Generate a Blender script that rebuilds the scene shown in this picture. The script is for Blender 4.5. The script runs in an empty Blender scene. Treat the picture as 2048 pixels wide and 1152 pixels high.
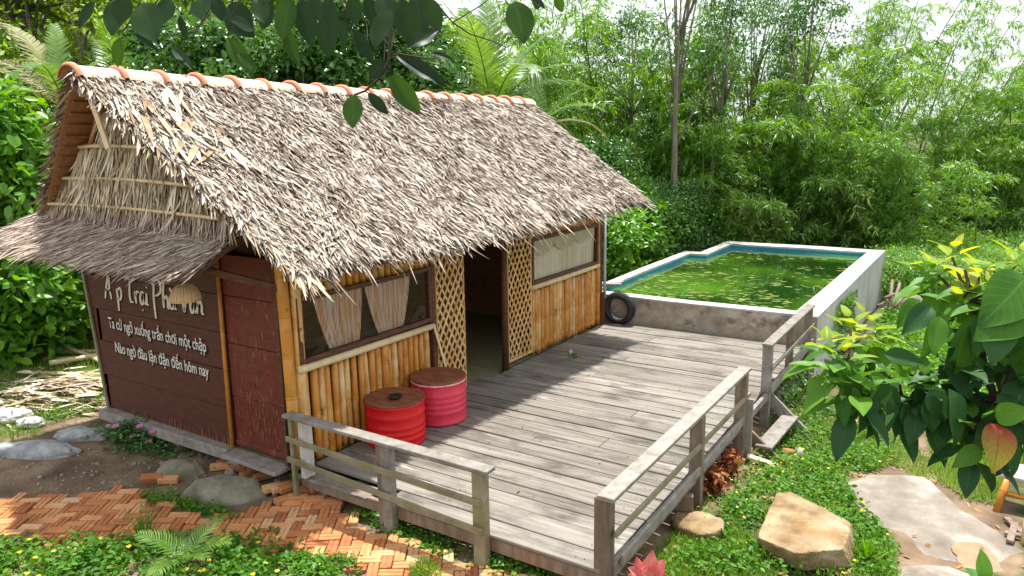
import bpy, bmesh, math, random
import numpy as np
from mathutils import Vector, Matrix, Quaternion
random.seed(7)
rng = np.random.default_rng(11)
SC = bpy.context.scene
COL = SC.collection
R = math.radians

# ------------------------------------------------------------------ camera
CX = np.array([5.7832, -4.8128, 3.3238])
PITCH, YAW, ROLL, FPX = 0.1975, -0.5750, -0.0168, 1471.18
_f = np.array([math.sin(YAW)*math.cos(PITCH), math.cos(YAW)*math.cos(PITCH), -math.sin(PITCH)])
_s = np.array([math.cos(YAW), -math.sin(YAW), 0.0])
_u = np.cross(_s, _f)
CS = math.cos(ROLL)*_s + math.sin(ROLL)*_u
CU = -math.sin(ROLL)*_s + math.cos(ROLL)*_u
CF = _f
cam = bpy.data.cameras.new('camera')
cam.sensor_width = 36.0
cam.lens = FPX/2048*36.0
cam.clip_start = 0.05
cam.clip_end = 5000
camo = bpy.data.objects.new('camera', cam)
COL.objects.link(camo)
camo.matrix_world = Matrix([[CS[0], CU[0], -CF[0], CX[0]], [CS[1], CU[1], -CF[1], CX[1]], [CS[2], CU[2], -CF[2], CX[2]], [0, 0, 0, 1]])
SC.camera = camo

# ------------------------------------------------------------------ light
SUN = Vector((-0.03, 0.25, 1.0)).normalized()      # towards the sun
SUN_EL = math.asin(SUN.z)
SUN_AZ = math.atan2(SUN.x, SUN.y)
world = bpy.data.worlds.new('World')
SC.world = world
world.use_nodes = True
wn = world.node_tree
wn.nodes.clear()
w_out = wn.nodes.new('ShaderNodeOutputWorld')
w_bg = wn.nodes.new('ShaderNodeBackground')
w_sky = wn.nodes.new('ShaderNodeTexSky')
w_sky.sky_type = 'NISHITA'
w_sky.sun_disc = False
w_sky.sun_elevation = SUN_EL
w_sky.sun_rotation = SUN_AZ
w_sky.air_density = 1.0
w_sky.dust_density = 2.5
w_tc = wn.nodes.new('ShaderNodeTexCoord')
w_no = wn.nodes.new('ShaderNodeTexNoise')
w_no.inputs['Scale'].default_value = 2.6
w_no.inputs['Detail'].default_value = 7
w_mr = wn.nodes.new('ShaderNodeMapRange')
w_mr.inputs['From Min'].default_value = 0.30
w_mr.inputs['From Max'].default_value = 0.62
w_mr.inputs['To Min'].default_value = 0.72
w_mr.inputs['To Max'].default_value = 0.95
w_mx = wn.nodes.new('ShaderNodeMix')
w_mx.data_type = 'RGBA'
w_mx.inputs[7].default_value = (7.2, 7.4, 7.6, 1)      # thin bright cloud
wn.links.new(w_tc.outputs['Generated'], w_no.inputs['Vector'])
wn.links.new(w_no.outputs['Fac'], w_mr.inputs['Value'])
wn.links.new(w_mr.outputs['Result'], w_mx.inputs[0])
wn.links.new(w_sky.outputs['Color'], w_mx.inputs[6])
wn.links.new(w_mx.outputs[2], w_bg.inputs['Color'])
w_bg.inputs['Strength'].default_value = 0.10
wn.links.new(w_bg.outputs['Background'], w_out.inputs['Surface'])

sun = bpy.data.lights.new('sun', 'SUN')
sun.energy = 4.4
sun.angle = R(1.2)
sun.color = (1.0, 0.955, 0.88)
suno = bpy.data.objects.new('sun', sun)
COL.objects.link(suno)
suno.rotation_euler = (-SUN).to_track_quat('-Z', 'Y').to_euler()

SC.view_settings.view_transform = 'Standard'
SC.view_settings.look = 'None'
SC.view_settings.exposure = 0.92
SC.view_settings.gamma = 1.0
SC.view_settings.use_curve_mapping = False
SC.render.engine = 'CYCLES'
SC.cycles.max_bounces = 6
SC.cycles.diffuse_bounces = 3
SC.cycles.glossy_bounces = 2
SC.cycles.transmission_bounces = 4
SC.cycles.transparent_max_bounces = 8
SC.cycles.sample_clamp_indirect = 6.0
SC.cycles.caustics_reflective = False
SC.cycles.caustics_refractive = False
try:
    SC.cycles.use_denoising = True
    SC.cycles.denoiser = 'OPENIMAGEDENOISE'
except Exception:
    pass


def ray(px, py):
    return CF + CS*(px-1024)/FPX - CU*(py-576)/FPX


def at(px, py, d):
    return Vector(CX + ray(px, py)*d)


def gp(px, py, z):
    r = ray(px, py)
    return Vector(CX + r*((z-CX[2])/r[2]))


# ------------------------------------------------------------------ materials
MATS = {}


def mk(name, cols, sc=4.0, st=(1, 1, 1), wn_=1.0, wi=0.0, wo=0.0, rough=0.8, spec=0.3, bump=0.2, bsc=None, bst=None, trans=0.0,
       stains=(), detail=8, contrast=0.22, ndist=0.0, coat=0.0, metal=0.0, uvfn=None, tcols=None):
    m = bpy.data.materials.new(name)
    m.use_nodes = True
    t = m.node_tree
    t.nodes.clear()
    N = t.nodes.new
    L = t.links.new
    out = N('ShaderNodeOutputMaterial')
    geo = N('ShaderNodeNewGeometry')
    oi = N('ShaderNodeObjectInfo')

    def mapped(scale):
        mp = N('ShaderNodeMapping')
        mp.inputs['Scale'].default_value = scale
        L(geo.outputs['Position'], mp.inputs['Vector'])
        if wo > 0:
            cm = N('ShaderNodeVectorMath')
            cm.operation = 'SCALE'
            cm.inputs[0].default_value = (37.0, 91.0, 53.0)
            L(oi.outputs['Random'], cm.inputs['Scale'])
            L(cm.outputs[0], mp.inputs['Location'])
        return mp.outputs['Vector']

    def noise(vec, scale, det=detail, dist=0.0):
        n = N('ShaderNodeTexNoise')
        n.inputs['Scale'].default_value = scale
        n.inputs['Detail'].default_value = det
        n.inputs['Distortion'].default_value = dist
        n.inputs['Roughness'].default_value = 0.6
        L(vec, n.inputs['Vector'])
        return n.outputs['Fac']

    def mr(v, a, b, c=0.0, d=1.0):
        k = N('ShaderNodeMapRange')
        k.inputs['From Min'].default_value = a
        k.inputs['From Max'].default_value = b
        k.inputs['To Min'].default_value = c
        k.inputs['To Max'].default_value = d
        L(v, k.inputs['Value'])
        return k.outputs['Result']

    def math_(op, a, b):
        k = N('ShaderNodeMath')
        k.operation = op
        if op == 'MULTIPLY_ADD':
            k.inputs[2].default_value = 0.035
        for i, v in enumerate((a, b)):
            if isinstance(v, (int, float)):
                k.inputs[i].default_value = v
            else:
                L(v, k.inputs[i])
        return k.outputs[0]
    vec = mapped(st)
    fac = None
    if wn_ > 0:
        fac = mr(noise(vec, sc, detail, ndist), 0.5-contrast, 0.5+contrast, 0.0, wn_)
    if wi > 0:
        a = math_('MULTIPLY', geo.outputs['Random Per Island'], wi)
        fac = a if fac is None else math_('ADD', fac, a)
    if wo > 0:
        a = math_('MULTIPLY', oi.outputs['Random'], wo)
        fac = a if fac is None else math_('ADD', fac, a)
    cr = N('ShaderNodeValToRGB')
    el = cr.color_ramp.elements
    while len(el) < len(cols):
        el.new(0.5)
    for i, c in enumerate(cols):
        el[i].position = i/(max(1, len(cols)-1))
        el[i].color = (c[0], c[1], c[2], 1)
    L(fac, cr.inputs['Fac'])
    col = cr.outputs['Color']
    for (scol, ssc, lo, hi, amt, sst) in stains:
        f = mr(noise(mapped(sst), ssc, 6), lo, hi, 0.0, amt)
        mx = N('ShaderNodeMix')
        mx.data_type = 'RGBA'
        L(f, mx.inputs[0])
        L(col, mx.inputs[6])
        mx.inputs[7].default_value = (*scol, 1)
        col = mx.outputs[2]
    if uvfn:
        col = uvfn(t, N, L, col, mr, math_)
    nrm = None
    if bump > 0:
        bp = N('ShaderNodeBump')
        bp.inputs['Strength'].default_value = bump
        bp.inputs['Distance'].default_value = 0.02
        L(noise(mapped(bst or st), bsc or sc*2.5, 5), bp.inputs['Height'])
        nrm = bp.outputs['Normal']
    if trans > 0:
        d = N('ShaderNodeBsdfDiffuse')
        tr = N('ShaderNodeBsdfTranslucent')
        L(col, d.inputs['Color'])
        hs = N('ShaderNodeHueSaturation')
        hs.inputs['Hue'].default_value = 0.485
        hs.inputs['Saturation'].default_value = 1.1
        hs.inputs['Value'].default_value = 1.5
        L(col, hs.inputs['Color'])
        L(hs.outputs['Color'], tr.inputs['Color'])
        m1 = N('ShaderNodeMixShader')
        m1.inputs[0].default_value = trans
        L(d.outputs[0], m1.inputs[1])
        L(tr.outputs[0], m1.inputs[2])
        gl = N('ShaderNodeBsdfGlossy')
        gl.inputs['Roughness'].default_value = rough
        gl.inputs['Color'].default_value = (0.9, 0.95, 1, 1)
        fr = N('ShaderNodeLayerWeight')
        fr.inputs['Blend'].default_value = 0.5
        fm = math_('MULTIPLY', math_('MULTIPLY_ADD', math_('POWER', fr.outputs['Facing'], 3.0), 0.22), spec)
        m2 = N('ShaderNodeMixShader')
        L(fm, m2.inputs[0])
        L(m1.outputs[0], m2.inputs[1])
        L(gl.outputs[0], m2.inputs[2])
        if nrm is not None:
            for nd in (d, gl):
                L(nrm, nd.inputs['Normal'])
        L(m2.outputs[0], out.inputs['Surface'])
    else:
        b = N('ShaderNodeBsdfPrincipled')
        L(col, b.inputs['Base Color'])
        b.inputs['Roughness'].default_value = rough
        b.inputs['Specular IOR Level'].default_value = spec
        b.inputs['Metallic'].default_value = metal
        b.inputs['Coat Weight'].default_value = coat
        if nrm is not None:
            L(nrm, b.inputs['Normal'])
        L(b.outputs[0], out.inputs['Surface'])
    MATS[name] = m
    return m


mk('thatch_grey', [(.038, .024, .016), (.15, .108, .080), (.34, .285, .23), (.52, .46, .39), (.70, .65, .575)], sc=2.2, wn_=.34, wi=.66, rough=.75, bump=0)
mk('thatch_tan', [(.07, .04, .022), (.28, .19, .105), (.54, .45, .31), (.68, .61, .47), (.74, .69, .57)], sc=5, wn_=.3, wi=.7, rough=.8, bump=0)
mk('thatch_awning', [(.085, .05, .037), (.26, .18, .135), (.47, .38, .315), (.72, .655, .57)], sc=3, wn_=.35, wi=.65, rough=.8, bump=0)
mk('thatch_base', [(.05, .028, .015), (.12, .07, .04)], sc=18, st=(1, 6, 6), rough=.9, bump=.6)
mk('thatch_underside', [(.20, .09, .035), (.36, .18, .08)], sc=16, st=(1, 1, 8), rough=.9, bump=.6)
mk('bamboo_wall', [(.28, .095, .013), (.46, .18, .026), (.56, .26, .045), (.50, .19, .022), (.62, .39, .14), (.72, .60, .40)], sc=7, st=(1, 1, .35), wn_=.35, wo=.65,
   rough=.42, spec=.45, bump=.12, stains=(((.12, .05, .02), 14, .58, .72, .8, (1, 1, .5)), ((.68, .62, .5), 9, .62, .74, .5, (1, 1, .4))))
mk('bamboo_lattice', [(.40, .19, .045), (.60, .35, .12), (.72, .54, .29)], sc=20, wn_=.4, wo=.6, rough=.5, bump=.1)
mk('bamboo_pale', [(.48, .34, .16), (.66, .52, .30), (.72, .62, .44)], sc=9, st=(1, 1, 1), wn_=.6, wo=.4, rough=.5, bump=.15)
mk('wood_brown', [(.05, .02, .012), (.10, .04, .02), (.16, .07, .035)], sc=9, st=(1, 1, 4), rough=.6, bump=.2)
mk('rafter_wood', [(.36, .15, .06), (.46, .21, .09)], sc=12, rough=.7, bump=.2)


mk('panel_brown', [(.060, .020, .014), (.085, .028, .019), (.115, .038, .026)], sc=6, st=(1, 1, 3), rough=.55, spec=.3, bump=.35, bsc=90, bst=(1, 1, .5),
   stains=(((.30, .13, .05), 10, .66, .78, .8, (2.2, 1, .35)),))
mk('panel_red', [(.075, .014, .010), (.13, .026, .016), (.18, .042, .024)], sc=6, st=(1, 1, 2), rough=.5, spec=.35, bump=.4, bsc=70, bst=(1, 1, .5),
   stains=(((.38, .20, .09), 9, .60, .70, .9, (2.6, 1, .6)), ((.16, .02, .01), 2, .45, .7, .6, (1, 1, 1))))
mk('panel_worn', [(.10, .035, .016), (.30, .16, .07)], sc=14, st=(2.5, 1, .4), rough=.8, bump=.3)
mk('letter_paint', [(.62, .62, .60), (.78, .78, .76)], sc=20, rough=.6, bump=.1)
mk('script_paint', [(.60, .55, .45), (.76, .71, .61)], sc=16, rough=.6, bump=.1)
mk('shade_paint', [(.010, .004, .004), (.016, .006, .005)], sc=16, rough=.7, bump=.1)
mk('deck_wood', [(.080, .068, .055), (.205, .186, .162), (.32, .298, .268)], sc=2.2, st=(.55, 9, 4), wn_=.72, wo=.28, rough=.78, spec=.25, bump=.35, bsc=7, bst=(.5, 10, 4),
   stains=(((.060, .050, .044), 1.5, .50, .70, .85, (1, 1.6, 1)), ((.55, .53, .49), 2.3, .62, .70, .6, (.45, 2.2, 1)), ((.04, .035, .03), 9, .64, .72, .7, (.8, 2, 1)), ((.30, .25, .20), 22, .55, .7, .5, (.15, 3, 1))))
mk('rail_wood', [(.12, .105, .09), (.24, .22, .195), (.36, .335, .305)], sc=4, st=(2, 2, 2), wn_=.7, wo=.3, rough=.78, bump=.3, bsc=10, bst=(3, 3, 3),
   stains=(((.12, .085, .05), 4, .58, .74, .7, (1, 1, 1)),))
mk('rail_green', [(.14, .125, .07), (.24, .22, .14), (.36, .34, .24)], sc=5, wn_=.7, wo=.3, rough=.8, bump=.3, stains=(((.22, .24, .06), 4, .55, .75, .7, (1, 1, 1)),))
mk('post_wood', [(.11, .075, .055), (.20, .145, .11), (.31, .25, .20)], sc=5, st=(3, 3, .7), wn_=.75, wo=.25, rough=.75, bump=.3)
mk('post_white', [(.42, .41, .39), (.60, .59, .57)], sc=9, st=(2, 2, 1), rough=.8, bump=.2, stains=(((.18, .13, .09), 6, .6, .75, .8, (1, 1, .5)),))
mk('red_paint', [(.52, .004, .010), (.68, .008, .014)], sc=3, rough=.42, spec=.4, bump=.12, bsc=9, stains=(((.30, .008, .008), 5, .54, .75, .7, (1, 1, .4)), ((.12, .035, .015), 16, .66, .70, .9, (1, 1, .5))))
mk('pink_paint', [(.58, .022, .05), (.72, .06, .11)], sc=4, rough=.42, spec=.4, bump=.06, stains=(((.72, .40, .42), 5, .58, .74, .6, (1, 1, .4)), ((.20, .05, .03), 18, .66, .70, .9, (1, 1, .5))))
mk('rim_paint', [(.75, .55, .55), (.6, .2, .2)], sc=14, rough=.5, bump=.1)
mk('lid_wood', [(.09, .022, .012), (.20, .065, .035), (.28, .12, .07)], sc=5, st=(1, 5, 1), rough=.5, bump=.2, stains=(((.03, .015, .012), 5, .6, .75, .8, (1, 1, 1)),))
mk('black_plastic', [(.010, .010, .011), (.02, .02, .022)], sc=10, rough=.35, spec=.5, bump=.05)
mk('rubber', [(.012, .013, .015), (.030, .032, .036)], sc=14, rough=.65, spec=.4, bump=.2, stains=(((.09, .08, .07), 5, .6, .8, .4, (1, 1, 1)),))
mk('concrete', [(.20, .165, .125), (.35, .30, .24), (.50, .455, .39)], sc=3.2, rough=.9, bump=.4, bsc=14, stains=(((.12, .065, .04), 3.2, .54, .70, .75, (1, 1, 1.4)), ((.09, .10, .06), 1.7, .62, .8, .6, (1, 1, .8))))
mk('concrete_side', [(.34, .32, .30), (.48, .47, .45), (.58, .57, .55)], sc=2.0, st=(1, 1, .35), rough=.9, bump=.35, bsc=12, stains=(((.20, .19, .17), 3, .56, .74, .7, (1, 1.6, .25)),))
mk('coping', [(.33, .32, .295), (.45, .44, .42), (.54, .53, .51)], sc=3, rough=.85, bump=.2, bsc=20, stains=(((.45, .42, .36), 4, .62, .78, .5, (1, 1, 1)),))
mk('pool_blue', [(.015, .19, .34), (.03, .27, .42)], sc=4, rough=.5, bump=.1, stains=(((.10, .22, .16), 3, .6, .8, .4, (1, 1, 1)),))
mk('brick_clay', [(.27, .092, .038), (.43, .16, .062), (.55, .235, .09), (.61, .33, .15), (.62, .45, .30)], sc=7, wn_=.3, wo=.7, rough=.85, bump=.3, bsc=40,
   stains=(((.17, .06, .03), 1.1, .54, .70, .7, (1, 1, 1)), ((.72, .46, .32), 5, .62, .75, .5, (1, 1, 1)), ((.12, .06, .035), 14, .60, .7, .5, (1, 1, 1))))
mk('brick_dark', [(.24, .06, .03), (.36, .11, .05), (.44, .17, .09)], sc=8, wn_=.4, wo=.6, rough=.9, bump=.3, bsc=40)
mk('ridge_clay', [(.62, .36, .26), (.72, .50, .40), (.78, .62, .53)], sc=4, wn_=.45, wo=.55, rough=.7, bump=.15, stains=(((.78, .62, .52), 4, .58, .74, .6, (1, 1, 1)),))
mk('ridge_collar', [(.52, .19, .10), (.64, .28, .17)], sc=6, wn_=.5, wo=.5, rough=.75, bump=.15)
mk('sandstone', [(.13, .075, .033), (.235, .16, .08), (.34, .255, .15), (.41, .335, .23)], sc=3.4, rough=.92, bump=.9, bsc=42, wo=.01,
   stains=(((.30, .16, .05), 2.6, .55, .72, .65, (1, 1, 2)), ((.13, .095, .06), 24, .62, .70, .7, (1, 1, 1)), ((.20, .18, .16), 6, .60, .72, .5, (1, 1, 1)), ((.07, .05, .035), 5, .665, .70, .8, (1, 3.2, 1))))
mk('mossy_stone', [(.12, .115, .075), (.21, .20, .14), (.31, .30, .235)], sc=5, rough=.9, bump=.5, bsc=14, wo=.01, stains=(((.09, .12, .04), 4, .55, .72, .6, (1, 1, 1)),))
mk('pale_stone', [(.22, .19, .15), (.36, .33, .28)], sc=8, rough=.9, bump=.4, wo=.01)
mk('plaster_lump', [(.16, .165, .17), (.32, .33, .34), (.50, .51, .52)], sc=5, rough=.85, bump=.5, bsc=14, wo=.01, stains=(((.16, .15, .13), 4, .58, .74, .7, (1, 1, 1)),))
mk('sack_cloth', [(.36, .36, .36), (.52, .52, .53)], sc=8, rough=.8, bump=.4, wo=.01)
mk('slab_concrete', [(.15, .125, .10), (.235, .205, .17), (.30, .275, .24)], sc=2.6, rough=.92, bump=.8, bsc=34, stains=(((.22, .18, .13), 5, .54, .68, .7, (1, 1, 1)), ((.12, .10, .08), 30, .63, .70, .8, (1, 1, 1)), ((.46, .43, .39), 1.3, .5, .7, .6, (1, 1, 1))))
mk('sand', [(.24, .165, .10), (.34, .25, .16)], sc=8, rough=.95, bump=.5, bsc=60)
mk('soil_dark', [(.045, .03, .02), (.10, .065, .04)], sc=6, rough=.95, bump=.5)
mk('twig_bark', [(.035, .024, .015), (.09, .06, .04)], sc=12, rough=.85, bump=.3)
mk('trunk_bark', [(.12, .10, .075), (.22, .19, .15), (.30, .27, .22)], sc=5, st=(2, 2, .5), rough=.9, bump=.4)
mk('dark_bark', [(.035, .035, .022), (.07, .07, .04)], sc=5, rough=.9, bump=.3)
mk('culm_green', [(.07, .11, .03), (.14, .17, .06), (.22, .22, .10)], sc=3, st=(1, 1, .4), wn_=.5, wo=.5, rough=.5, bump=.05)
mk('leaf_bamboo', [(.055, .155, .010), (.10, .26, .018), (.16, .35, .03), (.25, .43, .05), (.34, .38, .10)], sc=.55, wn_=.45, wi=.42, wo=.13, rough=.42, spec=1.0, bump=0, trans=.48)
mk('leaf_bamboo_dark', [(.045, .125, .014), (.085, .20, .022), (.13, .27, .035), (.32, .22, .08)], sc=.6, wn_=.4, wi=.6, rough=.45, spec=.6, bump=0, trans=.35)
mk('leaf_glossy', [(.028, .092, .018), (.052, .145, .028), (.09, .21, .035), (.17, .29, .05)], sc=.7, wn_=.4, wi=.6, rough=.25, spec=1.0, bump=0, trans=.28)
mk('leaf_far', [(.12, .24, .025), (.20, .34, .035), (.28, .42, .05), (.36, .46, .08)], sc=.35, wn_=.55, wi=.45, rough=.5, spec=.5, bump=0, trans=.4)
mk('leaf_bright', [(.045, .16, .010), (.085, .25, .018), (.14, .33, .025), (.26, .42, .04)], sc=.9, wn_=.35, wi=.65, rough=.35, spec=.8, bump=0, trans=.42)
mk('leaf_palm', [(.05, .14, .015), (.10, .22, .03), (.17, .29, .05), (.26, .35, .09)], sc=1.2, wn_=.4, wi=.6, rough=.32, spec=1.0, bump=0, trans=.38)
mk('leaf_palm_old', [(.18, .19, .06), (.28, .28, .10), (.38, .36, .17)], sc=1.2, wn_=.4, wi=.6, rough=.4, spec=.8, bump=0, trans=.35)
mk('leaf_cover', [(.035, .11, .014), (.07, .19, .02), (.11, .26, .03), (.20, .34, .05)], sc=1.1, wn_=.45, wi=.55, rough=.4, spec=.3, bump=0, trans=.38)
mk('grass_blade', [(.07, .17, .015), (.12, .25, .025), (.19, .32, .04), (.30, .34, .10)], sc=1.3, wn_=.5, wi=.5, rough=.5, spec=.5, bump=0, trans=.42)
mk('dry_leaf', [(.22, .09, .03), (.38, .19, .07), (.50, .33, .16)], sc=6, wn_=.4, wi=.6, rough=.7, spec=.3, bump=0, trans=.3)
mk('flower_pink', [(.60, .16, .46), (.72, .30, .60)], sc=9, wn_=.3, wi=.7, rough=.6, bump=0, trans=.3)
mk('flower_yellow', [(.78, .55, .02), (.80, .64, .06)], sc=9, wn_=.3, wi=.7, rough=.6, bump=0, trans=.3)
mk('coleus_leaf', [(.10, .012, .014), (.22, .035, .02), (.34, .16, .03), (.40, .32, .06)], sc=14, wn_=.45, wi=.55, rough=.5, spec=.5, bump=0, trans=.3)
mk('caladium_leaf', [(.62, .06, .07), (.70, .16, .16), (.72, .30, .26), (.35, .20, .08)], sc=18, wn_=.55, wi=.45, rough=.45, spec=.5, bump=0, trans=.35)
mk('algae', [(.05, .10, .010), (.09, .14, .016), (.17, .20, .045)], sc=3, wn_=.4, wi=.6, rough=.7, bump=.1)
mk('curtain_striped', [(.62, .30, .14), (.74, .60, .42), (.52, .22, .16), (.72, .66, .54), (.68, .40, .22)], sc=3.2, st=(.2, 9, .15), rough=.9, bump=0, contrast=.12, detail=3)
mk('curtain_sheer', [(.66, .52, .33), (.78, .68, .50), (.84, .77, .62)], sc=3, st=(.2, 7, .1), rough=.9, bump=0, detail=3)
mk('curtain_trim', [(.60, .46, .30), (.70, .58, .42)], sc=9, rough=.9, bump=0)
mk('inner_wall', [(.26, .125, .06), (.42, .24, .125)], sc=5, st=(1, 1, 3), rough=.8, bump=.2)
mk('inner_floor', [(.12, .13, .05), (.22, .21, .10), (.28, .24, .14)], sc=3, st=(1, 6, 1), rough=.7, bump=.2)
mk('pipe_grey', [(.40, .44, .48), (.52, .56, .60)], sc=8, rough=.5, bump=.05)
mk('wicker', [(.50, .30, .12), (.66, .46, .24), (.74, .60, .40)], sc=30, wn_=.5, wi=.5, rough=.6, bump=.1)
mk('hill_green', [(.10, .16, .10), (.16, .22, .15)], sc=.05, rough=1, bump=0)


def leaf_uv(light, edge=None, yellow=None, spots=False):
    def fn(t, N, L, col, mr, math_):
        uv = N('ShaderNodeUVMap')
        sp = N('ShaderNodeSeparateXYZ')
        L(uv.outputs['UV'], sp.inputs[0])
        ax = math_('ABSOLUTE', math_('SUBTRACT', sp.outputs['X'], 0.5), 0.0)
        mid = mr(ax, 0.012, 0.04, 1.0, 0.0)
        # side veins run forward from the midrib
        vv = math_('FRACT', math_('MULTIPLY', math_('SUBTRACT', sp.outputs['Y'], math_('MULTIPLY', ax, 0.55)), 8.0), 0.0)
        ve = mr(math_('ABSOLUTE', math_('SUBTRACT', vv, 0.5), 0.0), 0.02, 0.10, 0.7, 0.0)
        f = math_('MAXIMUM', mid, ve)
        f = math_('MULTIPLY', f, 0.55)
        mx = N('ShaderNodeMix')
        mx.data_type = 'RGBA'
        L(f, mx.inputs[0])
        L(col, mx.inputs[6])
        mx.inputs[7].default_value = (*light, 1)
        c = mx.outputs[2]
        if yellow:
            g = mr(sp.outputs['Y'], .15, .75, 1.0, 0.0)
            m2 = N('ShaderNodeMix')
            m2.data_type = 'RGBA'
            L(g, m2.inputs[0])
            L(c, m2.inputs[6])
            m2.inputs[7].default_value = (*yellow, 1)
            c = m2.outputs[2]
        return c
    return fn


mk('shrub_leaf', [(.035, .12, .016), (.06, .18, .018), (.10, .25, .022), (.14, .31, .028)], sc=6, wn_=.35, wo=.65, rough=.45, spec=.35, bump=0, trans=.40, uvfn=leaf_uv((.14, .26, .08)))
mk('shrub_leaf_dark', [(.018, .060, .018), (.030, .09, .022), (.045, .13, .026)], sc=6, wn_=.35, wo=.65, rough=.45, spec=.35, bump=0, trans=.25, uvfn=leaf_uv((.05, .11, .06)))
mk('shrub_leaf_young', [(.14, .26, .015), (.24, .36, .02), (.36, .42, .03), (.44, .44, .06)], sc=6, wn_=.3, wo=.7, rough=.45, spec=.35, bump=0, trans=.5, uvfn=leaf_uv((.50, .52, .18)))
mk('shrub_leaf_turning', [(.20, .24, .02), (.42, .38, .03), (.50, .27, .02)], sc=9, wn_=1, rough=.4, spec=.6, bump=0, trans=.4, uvfn=leaf_uv((.20, .03, .02), yellow=(.34, .06, .015)))
mk('branch_leaf', [(.012, .026, .012), (.018, .040, .014), (.030, .062, .016)], sc=7, wn_=.4, wo=.6, rough=.34, spec=.22, bump=0, trans=.30, uvfn=leaf_uv((.03, .055, .03)))  # silhouette darkness put into the leaf colour; the lit copy is lighter
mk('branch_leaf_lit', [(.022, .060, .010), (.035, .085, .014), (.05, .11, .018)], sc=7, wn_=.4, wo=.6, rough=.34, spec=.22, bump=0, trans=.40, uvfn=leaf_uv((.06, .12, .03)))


def glass_mat():
    m = bpy.data.materials.new('window_glass')
    m.use_nodes = True
    t = m.node_tree
    t.nodes.clear()
    N = t.nodes.new
    o = N('ShaderNodeOutputMaterial')
    a = N('ShaderNodeBsdfTransparent')
    a.inputs['Color'].default_value = (.94, .95, .94, 1)
    g = N('ShaderNodeBsdfGlossy')
    g.inputs['Roughness'].default_value = .06
    geo = N('ShaderNodeNewGeometry')
    n = N('ShaderNodeTexNoise')
    n.inputs['Scale'].default_value = 3.5
    t.links.new(geo.outputs['Position'], n.inputs['Vector'])
    b = N('ShaderNodeBump')
    b.inputs['Strength'].default_value = .35
    b.inputs['Distance'].default_value = .05
    t.links.new(n.outputs['Fac'], b.inputs['Height'])
    t.links.new(b.outputs[0], g.inputs['Normal'])
    f = N('ShaderNodeFresnel')
    f.inputs['IOR'].default_value = 1.55
    mm = N('ShaderNodeMath')
    mm.operation = 'MULTIPLY_ADD'
    mm.inputs[1].default_value = .6
    mm.inputs[2].default_value = .0
    t.links.new(f.outputs[0], mm.inputs[0])
    x = N('ShaderNodeMixShader')
    t.links.new(mm.outputs[0], x.inputs[0])
    t.links.new(a.outputs[0], x.inputs[1])
    t.links.new(g.outputs[0], x.inputs[2])
    t.links.new(x.outputs[0], o.inputs['Surface'])
    MATS['glass'] = m


def water_mat():
    m = bpy.data.materials.new('green_water')
    m.use_nodes = True
    t = m.node_tree
    t.nodes.clear()
    N = t.nodes.new
    L = t.links.new
    o = N('ShaderNodeOutputMaterial')
    geo = N('ShaderNodeNewGeometry')
    n = N('ShaderNodeTexNoise')
    n.inputs['Scale'].default_value = .30
    n.inputs['Detail'].default_value = 3
    L(geo.outputs['Position'], n.inputs['Vector'])
    cr = N('ShaderNodeValToRGB')
    e = cr.color_ramp.elements
    e[0].position = .44
    e[0].color = (.014, .050, .007, 1)
    e[1].position = .62
    e[1].color = (.105, .26, .018, 1)
    L(n.outputs['Fac'], cr.inputs['Fac'])
    p = N('ShaderNodeBsdfPrincipled')
    L(cr.outputs['Color'], p.inputs['Base Color'])
    p.inputs['Roughness'].default_value = .02
    p.inputs['IOR'].default_value = 1.45
    p.inputs['Coat Weight'].default_value = 1.0
    p.inputs['Coat Roughness'].default_value = .03
    p.inputs['Specular IOR Level'].default_value = .5
    n2 = N('ShaderNodeTexNoise')
    n2.inputs['Scale'].default_value = 3.0
    n2.inputs['Detail'].default_value = 2
    L(geo.outputs['Position'], n2.inputs['Vector'])
    b = N('ShaderNodeBump')
    b.inputs['Strength'].default_value = .03
    b.inputs['Distance'].default_value = .05
    L(n2.outputs['Fac'], b.inputs['Height'])
    L(b.outputs[0], p.inputs['Normal'])
    L(p.outputs[0], o.inputs['Surface'])
    MATS['water'] = m


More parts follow.
